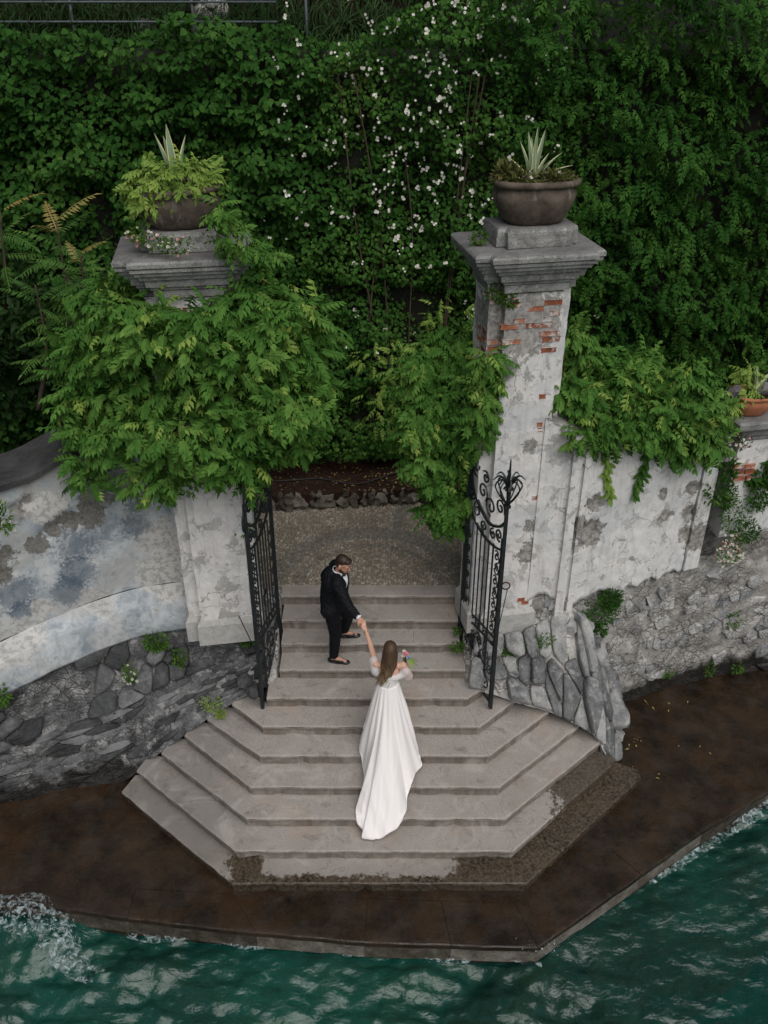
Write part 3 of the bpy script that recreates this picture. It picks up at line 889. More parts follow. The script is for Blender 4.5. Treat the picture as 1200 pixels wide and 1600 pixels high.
for nm, L, mt in (('pebble_mosaic', pa, M['pebble']), ('pebble_arc', pb, M['pebbled'])):
    P = np.array([(x, y, -.004) for x, y, r in L])
    an = rng.uniform(0, 6.28, len(P)) if nm == 'pebble_mosaic' else np.arctan2(P[:, 1] - 10.75, P[:, 0] + .2) + rng.normal(0, .3, len(P))
    tip = np.stack([np.cos(an), np.sin(an), np.zeros(len(P))], 1)
    tag(scatter(nm, dome(), P, frames(tip, np.tile([[0, 0, 1.]], (len(P), 1)) + rng.normal(0, .08, (len(P), 3))), rng.uniform(.021, .034, len(P)), mt, None, True), kind='stuff')

# ------------------------------------------------------------------ rubble: irregular cells on a curved face, each stone a piece of its own
def clip(poly, m, d):
    out = []
    for i in range(len(poly)):
        a, b = poly[i], poly[(i + 1) % len(poly)]
        da, db = (a - m).dot(d), (b - m).dot(d)
        if da <= 0: out.append(a)
        if (da < 0) != (db < 0) and abs(da - db) > 1e-12: out.append(a.lerp(b, da / (da - db)))
    return out
def cells(w, h, nx, ny, jit, ax=1.0):
    """voronoi cells of a jittered, row-shifted grid in a w*h rectangle"""
    pts = []
    for j in range(ny):
        for i in range(nx):
            pts.append(Vector(((i + .5 + .5 * (j % 2) + rnd.uniform(-jit, jit)) * w / nx - .25 * w / nx, (j + .5 + rnd.uniform(-jit, jit)) * h / ny)))
    out = []
    sx = (w / nx)
    sy = (h / ny)
    for p in pts:
        poly = [Vector((0, 0)), Vector((w, 0)), Vector((w, h)), Vector((0, h))]
        for o in pts:
            if o is p or abs(o.x - p.x) > 2.6 * sx or abs(o.y - p.y) > 2.6 * sy: continue
            e = o - p
            d = Vector((e.x / sx ** 2, e.y / sy ** 2))
            poly = clip(poly, (p + o) / 2, d)
            if len(poly) < 3: break
        if len(poly) >= 3: out.append((p, poly))
    return out
def stone_piece(S, c, poly, gap, proud, mat, parent, sink=.06, jit=.25, name='stone'):
    """poly in face coordinates, S(u, v) -> (point, normal)"""
    # subdivide and round the outline
    pts = []
    for i in range(len(poly)):
        a, b = poly[i], poly[(i + 1) % len(poly)]
        pts.append(a.lerp(b, .12)); pts.append(a.lerp(b, rnd.uniform(.7, .9)))
    if len(pts) < 5: return None
    n = len(pts)
    vs, fs = [], []
    tilt = Vector((rnd.uniform(-.4, .4), rnd.uniform(-.4, .4)))
    size = max((p - c).length for p in pts)
    for sc, h in ((1, -sink), (1, proud * .35), (.965, proud * .72), (.86, proud * .95), (.5, proud * 1.04)):
        for p in pts:
            d = p - c
            L = d.length
            q = c + d * max(0, (L - gap) / max(L, 1e-6)) * (sc + (rnd.uniform(-.03, .03) if h > 0 else 0))
            P, N = S(q.x, q.y)
            hh = h
            if h > 0: hh = h * (1 + rnd.uniform(-jit, jit)) + proud * (tilt.x * (q.x - c.x) + tilt.y * (q.y - c.y)) / size
            vs.append(P + N * hh)
    for k in range(4):
        for i in range(n):
            a, b = k * n + i, k * n + (i + 1) % n
            fs.append((a, b, b + n, a + n))
    cc = sum((Vector(v) for v in vs[4 * n:]), Vector()) / n
    P, N = S(c.x, c.y)
    vs.append(cc + N * proud * .15)
    for i in range(n): fs.append((4 * n + i, 4 * n + (i + 1) % n, 5 * n))
    return MB().add(vs, fs).build(name, mat, parent, True)

def polyline(P, n):
    return catmull([(p[0], p[1], p[2] if len(p) > 2 else 0) for p in P], n)

def ruled(A, B):
    """face between two curves; u along (0..1), v up (0..1)"""
    def S(u, v):
        def pt(u, v):
            u = min(max(u, 0), .9999) * (len(A) - 1)
            i = min(int(u), len(A) - 2)
            t = u - i
            return A[i].lerp(A[i + 1], t).lerp(B[i].lerp(B[i + 1], t), v)
        p = pt(u, v)
        du, dv = pt(min(u + .01, .999), v) - pt(max(u - .01, 0), v), pt(u, min(v + .02, 1)) - pt(u, max(v - .02, 0))
        n = du.cross(dv)
        if n.length < 1e-9: n = Vector((0, -1, 0))
        n.normalize()
        return p, n
    return S

# ---- left wall
NW = 60
Ux = polyline([(x, y, -.42 + .27 * min(1, max(0, (x + 5.6) / 2.2))) for x, y in UPF], NW)
Fx = polyline([(-7.3, 7.8, -2.05), (-6.6, 8.05, -2.05), (-5.8, 8.28, -2.05), (-5.15, 8.47, -2.05), (-4.44, 8.67, -2.05), (-3.70, 8.82, -2.0), (-3.10, 8.93, -1.52), (-2.56, 9.12, -1.18), (-2.08, 9.28, -.92), (-1.60, 9.45, -.74)], NW)
lwall = thing('garden_wall', 'curved left garden wall of blue-stained plaster over dark rubble, running up to the gate', 'wall', (-4, 9.6, -1.98))
def normals(P):
    out = []
    for i in range(len(P)):
        d = P[min(i + 1, len(P) - 1)] - P[max(i - 1, 0)]
        out.append(Vector((d.y, -d.x, 0)).normalized())
    return out
UN = normals(Ux)
Ub = [p - n * .07 + Vector((0, 0, .0)) for p, n in zip(Ux, UN)]
SL = ruled(Fx, Ub)
rows = []
for v in range(33):
    row = []
    for u in range(121):
        p, n = SL(u / 120, v / 32)
        p = p + n * (fbm(p * 2.2, 5) * .07 + fbm(p * 9, 4) * .022) * (0.3 if v in (0, 32) else 1)
        row.append(p)
    rows.append(row)
mb = MB(); mb.grid(rows)
mb.build('rubble_base', M['rubLm'], lwall, True)
Llen = sum((Fx[i + 1] - Fx[i]).length for i in range(NW - 1))
Lh = 1.9
nS = 0
# big boulders in the upper half, thin slate courses below
for (v0, v1, nx, ny, pr, jt) in ((.52, 1.0, 17, 3, .075, .48), (0.0, .52, 17, 9, .018, .42)):
    w, h = Llen, Lh * (v1 - v0)
    for c, poly in cells(w, h, nx, ny, jt):
        u = c.x / w
        if u < .20 or rnd.random() < (.22 if v0 else .45): continue
        Sq = (lambda a, b, w=w, h=h, v0=v0, v1=v1: SL(a / w, v0 + (v1 - v0) * b / h))
        stone_piece(Sq, c, poly, .008, pr * rnd.uniform(.4, 1.6), M['rubL'], lwall, .06, .3 if v0 else .5)
def wall_strip(P, N, prof, name, mat, parent, smooth=True, wob=.006, u0=0, u1=None, fine=1):
    """sweep a profile [(out, z or function of the point)] along the wall line"""
    u1 = u1 or len(P)
    rows = []
    for out, z in prof:
        row = []
        for i in range(u0, u1):
            p = P[i] + N[i] * out
            zz = z(P[i]) if callable(z) else z
            p = Vector((p.x, p.y, zz))
            p += N[i] * fbm(p * 3.1) * wob * 2 + Vector((0, 0, fbm(p * 2.3 + Vector((9, 0, 0))) * wob))
            row.append(p)
        rows.append(row)
    mb = MB(); mb.grid(rows)
    return mb.build(name, mat, parent, smooth)
UNf = UN
bz = [p.z for p in Ux]
def interp_z(p):
    i = min(range(len(Ux)), key=lambda k: (Ux[k].x - p.x) ** 2)
    return bz[i]
wall_strip(Ux, UN, [(-.12, lambda p: interp_z(p) - .02), (0, interp_z), (.005, lambda p: interp_z(p) + .03), (0, lambda p: interp_z(p) + .47), (-.012, lambda p: interp_z(p) + .49)], 'plinth_band', M['left'], lwall)
wall_strip(Ux, UN, [(-.012, lambda p: interp_z(p) + .49), (-.035, lambda p: interp_z(p) + .50), (-.13, lambda p: interp_z(p) + .70), (-.15, lambda p: interp_z(p) + .71)], 'plinth_ledge', M['left'], lwall, wob=.009)
def ltop(p): return 2.72 + min(0, p.x + 3.4) * .23 + .06 * fbm(Vector((p.x * 1.5, 0, 4)))
zs = [.71 + (2.66 - .71) * k / 20 for k in range(21)]
rows = []
for k in range(41):
    row = []
    for i in range(NW):
        z0 = interp_z(Ux[i]) + .71
        z = z0 + (ltop(Ux[i]) - z0) * k / 40
        p = Ux[i] + UN[i] * -.15
        p = Vector((p.x, p.y, z))
        p += UN[i] * (fbm(p * 1.3) * .02 + fbm(p * 5) * .008)
        for (hc, hr, hk) in HOLES_L:
            d = (p - hc)
            d.y = 0
            e_ = hr * (.75 + .9 * fbm(p * 6))
            if d.length < e_: p -= UN[i] * .04 * (1 - d.length / e_) ** .3
        row.append(p)
    rows.append(row)
mb = MB(); mb.grid(rows)
mb.build('plaster_face', M['left'], lwall, True)
wall_strip(Ux, UN, [(-.16, lambda p: ltop(p) - .02), (-.10, lambda p: ltop(p) + .0), (-.10, lambda p: ltop(p) + .07), (-.14, lambda p: ltop(p) + .10), (-.80, lambda p: ltop(p) + .13), (-.82, lambda p: ltop(p) - .1), (-.82, -.05)], 'coping', M['coping'], lwall, False, .012)
# two shallow pilasters beside the gate pier
for px_, w_, o_ in ((286, .16, .05), (303, .10, .08)):
    i = min(range(NW), key=lambda k: abs(Ux[k].x - at(px_, 842, y=9.95).x))
    a = math.atan2(UN[i].x, -UN[i].y)
    mb = MB()
    c = Ux[i] - UN[i] * .12
    mb.box((c.x, c.y, 1.45), (w_, o_ * 2 + .06, 2.36), a, 0, .012)
    mb.build('pilaster', M['left'], lwall)

# ---- right wall
Wx = polyline([(x, y, 0) for x, y in WRP], NW)
WN = normals(Wx)
def rtop(p):
    x = p.x
    return (3.02 - (x - 2.2) * .40 if x < 4.45 else 2.12) + .03 * fbm(Vector((x * 2, 1, 1)))
rwall = thing('garden_wall', 'peeling whitewashed right garden wall over pale rubble, between gate and terracotta pot', 'wall', (4, 10.6, -1.98))
FR = [Vector((p.x, p.y, -2.05)) + n * .06 for p, n in zip(Wx, WN)]
TR = [Vector((p.x, p.y, .52)) + n * .01 for p, n in zip(Wx, WN)]
SR = ruled(FR, TR)
rows = []
for v in range(41):
    row = []
    for u in range(161):
        p, n = SR(u / 160, v / 40)
        p = p + n * (fbm(p * 2.4, 5) * .05 + fbm(p * 8, 4) * .022)
        if v < 9: p -= n * .10 * (1 - v / 9)            # undercut foot
        row.append(p)
    rows.append(row)
mb = MB(); mb.grid(rows)
mb.build('rubble_base', M['rubRm'], rwall, True)
Rlen = sum((FR[i + 1] - FR[i]).length for i in range(NW - 1))
for c, poly in cells(Rlen, 2.5, 30, 13, .48):
    u, v = c.x / Rlen, c.y / 2.5
    if u > .93 or u < .05 or rnd.random() < .25 + .55 * (fbm(Vector((c.x * .9, c.y * 1.6, 3))) > -.08): continue
    if v > .86 and rnd.random() < .6: continue
    Sq = lambda a, b: SR(a / Rlen, b / 2.5)
    if v < .2: Sq = lambda a, b: (SR(a / Rlen, b / 2.5)[0] - SR(a / Rlen, b / 2.5)[1] * .08, SR(a / Rlen, b / 2.5)[1])
    stone_piece(Sq, c, poly, rnd.uniform(.004, .02), rnd.choice((.008, .015, .03, .05)) * rnd.uniform(.7, 1.3), M['rubR'], rwall, .06, .4)
# plaster coat with a ragged lower edge
rows = []
NU = 200
SP = ruled([p + n * .0 for p, n in zip(Wx, WN)], [p + Vector((0, 0, 1)) for p in Wx])
for k in range(46):
    row = []
    for u in range(NU + 1):
        p, n = SP(u / NU * .54, 0)
        low = .40 + .24 * fbm(Vector((p.x * 2.1, 3, 0)), 6) - .35 * math.exp(-((p.x - 4.75) / .22) ** 2) - (.75 if 4.05 < p.x < 4.42 else 0) * .0
        z = low + (rtop(p) - low) * (max(0, k - 2) / 43)
        q = Vector((p.x, p.y, z))
        q += n * (.055 + fbm(q * 1.4) * .018 + fbm(q * 6) * .006)
        for (hc, hr, hk) in HOLES_R:
            d = q - hc
            d.y = 0
            e_ = hr * (.75 + .9 * fbm(q * 6))
            if d.length < e_: q -= n * .045 * (1 - d.length / e_) ** .25
        if k == 0: q -= n * .09
        if k == 1: q -= n * .012
        row.append(q)
    rows.append(row)
mb = MB(); mb.grid(rows)
mb.build('plaster_face', M['right'], rwall, True)
wall_strip(Wx, WN, [(.05, lambda p: rtop(p) - .01), (.03, lambda p: rtop(p) + .03), (-.4, lambda p: rtop(p) + .05), (-.42, -.05)], 'wall_top', M['rubRm'], rwall, False, .015)
for x_, w_, o_ in ((2.36, .12, .04), (2.56, .08, .025), (4.33, .24, .02)):
    i = min(range(NW), key=lambda k: abs(Wx[k].x - x_))
    a = math.atan2(WN[i].x, -WN[i].y)
    zt, zb = rtop(Wx[i]) - .02, (-.05 if x_ < 3 else .42)
    c = Wx[i] + WN[i] * .03
    mb = MB(); mb.box((c.x, c.y, (zt + zb) / 2), (w_, o_ * 2 + .08, zt - zb), a)
    mb.build('pilaster', M['right'], rwall)
# splayed drain slot in the rubble
c, n = SR(.40, .86)
dp = at(995, 922, y=10.42)
mb = MB()
dv = [dp + Vector(v) for v in ((-.12, -.03, .10), (.06, -.03, .11), (.20, -.10, -.20), (.12, -.10, -.22))]
mb.add([v + Vector((0, .0, 0)) for v in dv] + [v + Vector((.02, .06, 0)) for v in dv], [(0, 1, 5, 4), (1, 2, 6, 5), (2, 3, 7, 6), (3, 0, 4, 7), (4, 5, 6, 7)])
for a, b in ((0, 3), (1, 2)):
    mb.tube([dv[a], dv[b] + Vector((0, -.03, 0))], .028, 4)
mb.build('drain_slot', M['rubR'], rwall)
# pier at the right end carrying the terracotta pot
PA = math.atan2(.34, .94)
pier_c = at(1172, 655, y=11.0)
pier = thing('pot_pier', 'crumbling brick and plaster pier with a grey moulded cap under the terracotta pot', 'pier', (pier_c.x + .1, 11.1, -.2))
fr = Matrix.Translation((pier_c.x + .12, 11.19, 0)) @ Matrix.Rotation(PA * .6, 4, 'Z')
mb = MB(); profile_prism(mb, [(-.36, -.34), (.46, -.34), (.46, .4), (-.36, .4)], [(.84, .0), (.92, .03), (1.2, .015), (1.6, .0), (2.0, 0), (2.36, -.01)], None, 0, .014, fr)
mb.build('shaft', M['right'], pier)
mb = MB(); profile_prism(mb, [(-.36, -.34), (.46, -.34), (.46, .4), (-.36, .4)], [(2.36, 0), (2.42, .02), (2.46, .05), (2.52, .06), (2.55, .11), (2.60, .16), (2.68, .17), (2.71, .14)], None, 0, .004, fr)
mb.build('cap', M['cap'], pier)
for k, (u, z) in enumerate([(-.30, 2.0), (-.14, 1.98), (-.30, 1.90), (-.12, 1.89), (-.27, 1.80), (-.08, 1.79)]):
    mb = MB(); mb.box((0, 0, 0), (.145, .1, .052), 0, 0, .006); me = mb.mesh('brick'); me.materials.append(M['brick'])
    place('brick', me, fr @ Matrix.Translation((u, -.325, z)), pier)

# ---- rock heap at the right foot of the gate
FA = polyline([(1.15, 9.36, -.70), (1.80, 9.24, -.86), (2.28, 9.22, -1.04), (2.70, 9.12, -1.22), (3.0, 9.02, -1.40), (3.2, 8.98, -1.74), (3.38, 9.35, -2.02), (3.42, 9.9, -2.03)], 40)
TA = polyline([(1.28, 9.86, -.10), (1.75, 9.82, -.10), (2.15, 9.86, .05), (2.55, 9.93, .22), (2.8, 10.0, .05), (3.0, 10.1, -.45), (3.2, 10.2, -1.15), (3.38, 10.25, -1.8)], 40)
SA0 = ruled(FA, TA)
def SA(u, v):
    p, n = SA0(u, v)
    return p + n * (.07 * math.sin(math.pi * min(max(v, 0), 1)) * min(1, u * 5)), n
heap = thing('rock_heap', 'heap of tumbled grey boulders bedded between the right gate pillar and the steps', 'rocks', (2.4, 9.6, -1.4))
rows = [[SA(u / 50, v / 24)[0] - SA(u / 50, v / 24)[1] * .04 + Vector((0, 0, .03 * fbm(SA(u / 50, v / 24)[0] * 5))) for u in range(51)] for v in range(25)]
mb = MB(); mb.grid(rows); mb.build('mortar', M['rubRm'], heap, True)
for c, poly in cells(2.9, 1.25, 14, 3, .48):
    Sq = lambda a, b: SA(a / 2.9, b / 1.25)
    if rnd.random() < .06: continue
    stone_piece(Sq, c, poly, rnd.uniform(.004, .03), rnd.choice((.03, .06, .10, .15)) * rnd.uniform(.8, 1.3), M['rock'], heap, .10, .3)

for px, py, y, w_, d_, h_ in ((955, 1125, 9.6, .11, .13, .17), (930, 1085, 9.62, .09, .11, .20), (893, 1062, 9.6, .09, .12, .22), (860, 1085, 9.42, .08, .10, .20), (905, 1105, 9.4, .09, .1, .18), (945, 1150, 9.25, .10, .10, .11), (965, 1150, 9.35, .08, .09, .09), (838, 1050, 9.55, .10, .1, .2), (800, 1060, 9.5, .09, .09, .2), (925, 1000, 9.85, .14, .1, .10), (888, 985, 9.85, .10, .1, .17), (915, 975, 9.9, .12, .12, .07)):
    bm = bmesh.new(); bmesh.ops.create_cube(bm, size=2); bmesh.ops.subdivide_edges(bm, edges=bm.edges[:], cuts=1, use_grid_fill=True)
    rot = Matrix.Rotation(rnd.uniform(-.5, .5), 3, 'Y') @ Matrix.Rotation(rnd.uniform(-.4, .4), 3, 'Z') @ Matrix.Rotation(rnd.uniform(-.3, .3), 3, 'X')
    bmesh.ops.bevel(bm, geom=bm.edges[:], offset=.02, segments=1, affect='EDGES') if 0 else None
    for v in bm.verts:
        q_ = v.co * (1 - .24 * (v.co.length - 1)) + Vector((rnd.uniform(-.15, .15), rnd.uniform(-.15, .15), rnd.uniform(-.15, .15)))
        v.co = rot @ Vector((q_.x * w_, q_.y * d_, q_.z * h_)) + at(px, py, y=y)
    me = bpy.data.meshes.new('stone'); bm.to_mesh(me); bm.free(); link('stone', me, M['rock'], heap)

# ------------------------------------------------------------------ gate pillars
def pillar(ctr, ang, label, bottom, capz=4.71, brk=()):
    t = thing('gate_pillar', label, 'pillar', (ctr.x, ctr.y, bottom))
    fr = Matrix.Translation((ctr.x, ctr.y, 0)) @ Matrix.Rotation(ang, 4, 'Z')
    # plan: body with a pilaster in front and a wing
    plan = [(-.50, -.20), (-.34, -.20), (-.34, -.31), (.34, -.31), (.34, -.20), (.46, -.20), (.46, .34), (-.50, .34)]
    mb = MB()
    prof = [(bottom + .30, 0)]
    # slice the shaft so that its arrises can wander a little
    z = bottom + .30
    while z < capz - .1:
        z += .12
        prof.append((min(z, capz), 0))
    profile_prism(mb, plan, prof, None, 0, .006, fr)
    mb.build('shaft', M['pillar'], t)
    mb = MB(); profile_prism(mb, plan, [(bottom - .06, .05), (bottom + .26, .05), (bottom + .31, .02), (bottom + .33, .01)], None, 0, .003, fr)
    mb.build('base_block', M['basegr'], t)
    mb = MB(); profile_prism(mb, plan, [(capz + 0.000, -0.010), (capz + 0.000, 0.035), (capz + 0.084, 0.035), (capz + 0.101, 0.060), (capz + 0.134, 0.065), (capz + 0.143, 0.100), (capz + 0.227, 0.115), (capz + 0.235, 0.150), (capz + 0.277, 0.165), (capz + 0.290, 0.200), (capz + 0.323, 0.205), (capz + 0.336, 0.235), (capz + 0.369, 0.240), (capz + 0.378, 0.220), (capz + 0.386, 0.255), (capz + 0.428, 0.260), (capz + 0.453, 0.245), (capz + 0.470, 0.200)], None, 0, .003, fr)
    mb.build('cap', M['cap'], t)
    for (u, face, z, L) in brk:
        mb = MB(); mb.box((0, 0, 0), (L, .05, .052), 0, 0, .006)
        me = mb.mesh('brick'); me.materials.append(M['brick'])
        if face == 'f': m = Matrix.Translation((u, -.290, z))
        elif face == 'w': m = Matrix.Translation((u, -.180, z))
        else: m = Matrix.Translation((-.480, u, z)) @ Matrix.Rotation(R(90), 4, 'Z')
        place('brick', me, fr @ m @ Matrix.Rotation(rnd.uniform(-.015, .015), 4, 'Y'), t)
    return t, fr
M['basegr'] = m_rock('pale_granite', [(.20, .20, .19), (.34, .335, .32), (.46, .455, .44)], 14, .3)
fmL, fmR = at(288, 401, z=5.18), at(850, 393, z=5.18)
def ctr(fm, a): return fm + Vector((-math.sin(a), math.cos(a), 0)) * .45
BR = []
for k, (row, us) in enumerate([(4.565, (-.24, -.08, .22)), (4.505, (.02, .2)), (4.44, (-.26, .06, .25)), (4.375, (-.16, .16)), (4.31, (-.27, -.02, .14)), (4.20, (.2,)), (4.13, (-.24, .10, .24)), (4.065, (-.26,)), (4.0, (.22,))]):
    for u in us:
        if rnd.random() < .78: BR.append((u, 'f', row, rnd.choice((.21, .18, .12))))
BR += [(u, 's', z, L) for u, z, L in ((-.08, 4.2, .16), (.1, 4.2, .12), (-.1, 4.12, .14), (.08, 4.05, .16), (-.09, 3.98, .15), (.1, 3.9, .12), (-.07, 3.83, .16), (-.09, 3.75, .13), (0, 3.6, .14))]
BR += [(-.42, 'w', z, L) for z, L in ((4.1, .12), (4.02, .13), (3.94, .12), (3.86, .1), (3.6, .1))]
BR += [(.20, 'f', 3.42, .08), (.20, 'f', 3.05, .07), (.21, 'f', 2.98, .06), (.42, 'w', 2.3, .08), (.24, 'f', 2.02, .08), (.18, 'f', .42, .1), (.24, 'f', .36, .1)]
pr, frR = pillar(ctr(fmR, R(11)), R(11), 'tall peeling white gate pillar with bare bricks under its moulded cap', -.05, brk=BR)
pl, frL = pillar(ctr(fmL, R(9)), R(9), 'gate pillar smothered in wisteria, only its moulded grey cap and foot showing', -.05,
                 brk=[(-.18, 'f', 4.56, .12), (-.02, 'f', 4.56, .14), (-.08, 'f', 4.49, .12), (.14, 'f', 4.50, .1)])

def plinth(fr, z, label):
    t = thing('plinth', label, 'plinth', fr @ Vector((0, .02, z)))
    w, d, n = .46, .32, .09
    plan = [(-w, -d + n), (-w + n, -d + n), (-w + n, -d), (w - n, -d), (w - n, -d + n), (w, -d + n), (w, d), (-w, d)]
    mb = MB(); profile_prism(mb, plan, [(z, -.01), (z + .015, 0), (z + .10, .0), (z + .17, 0), (z + .20, -.012), (z + .215, -.04)], None, 0, .008, fr)
    mb.build('block', M['basegr'] if 0 else M['cap'], t)
    return t
plinth(frR, 5.18, 'notched grey stone block on the cap of the bare white pillar')
plinth(frL, 5.18, 'notched grey stone block on the cap of the wisteria-covered pillar')

def urn(fr, z, label, sx=.50, sy=.36, h=.42, tilt=0, mat=None, lobes=.05):
    t = thing('urn' if mat is None else 'plant_pot', label, 'planter', fr @ Vector((0, 0, z)))
    f2 = fr @ Matrix.Translation((0, 0, z)) @ Matrix.Rotation(tilt, 4, 'Y')
    prof = [(.60, 0), (.68, .012), (.74, .05), (.83, .11), (.91, .18), (.965, .25), (.98, .30), (.94, .335), (.93, .375)]
    rim = [(.88, .372), (.96, .375), (1.03, .385), (1.06, .405), (1.05, .43), (1.0, .447), (.93, .445), (.88, .42), (.86, .34)]
    def rings(pf):
        rows = []
        for r, zz in pf:
            row = []
            for k in range(64):
                a = 2 * math.pi * k / 64
                ca, sa = math.cos(a), math.sin(a)
                # oblong with rounded lobes at the middle of each side
                e = 2.7
                rr = (abs(ca) ** e + abs(sa) ** e) ** (-1 / e)
                rr *= 1 + lobes * (-math.exp(-((((a / (math.pi / 2)) % 1) - 0) / .06) ** 2) - math.exp(-((((a / (math.pi / 2)) % 1) - 1) / .06) ** 2))
                q = Vector((r * sx * rr * ca, r * sy * rr * sa, zz * h / .42))
                q += Vector((0, 0, fbm(q * 6) * .008)) + q * fbm(q * 4) * .012
                row.append(f2 @ q)
            rows.append(row)
        return rows
    mb = MB(); mb.grid(rings(prof), 0, True); mb.f.append(tuple(range(63, -1, -1))); mb.mi.append(0)
    mb.build('bowl', mat or M['urn'], t, True)
    mb = MB(); mb.grid(rings(rim), 0, True); mb.build('rim', mat or M['urn'], t, True)
    mb = MB(); rr = rings([(.9, .36), (.5, .38), (.02, .40)]); mb.grid(rr, 0, True); mb.build('earth', M['dsoil'], t, True)
    return t, f2
uR, fuR = urn(frR, 5.395, 'dark lobed oblong planter with pale-striped agave on the bare pillar', .46, .34, .44)
uL, fuL = urn(frL, 5.395, 'dark planter overgrown by yellow-green creeper on the wisteria-covered pillar', .45, .34, .40, R(-3))
frP = Matrix.Translation((pier_c.x - .07, 10.98, 0)) @ Matrix.Rotation(.2, 4, 'Z')
uP, fuP = urn(frP, 2.71, 'small orange terracotta bowl with spiky agave on the wall pier', .27, .25, .27, R(2), M['terra'], 0)

# ------------------------------------------------------------------ stone cheeks that close the steps against the pillars
for nm, pts, lab in (('cheek', [(-1.505, 9.45, -.70), (-1.505, 9.9, -.42), (-1.505, 10.5, -.04), (-1.505, 10.9, 0)], -1.9), ('cheek', [(1.125, 9.45, -.72), (1.125, 9.9, -.36), (1.125, 10.5, -.03), (1.125, 10.9, 0)], 1.75)):
    mb = MB()
    P = catmull(pts, 14)
    rows = []
    for p in P:
        row = [Vector((p.x, p.y, p.z - .9))]
        for k in range(8):
            q = Vector((p.x + (lab - p.x) * k / 7, p.y, p.z - .02 + .05 * fbm(Vector((p.x + k, p.y * 4, 2)))))
            row.append(q)
        rows.append(row)
    mb.grid(rows); mb.build(nm, M['rubRm'], stair, True)

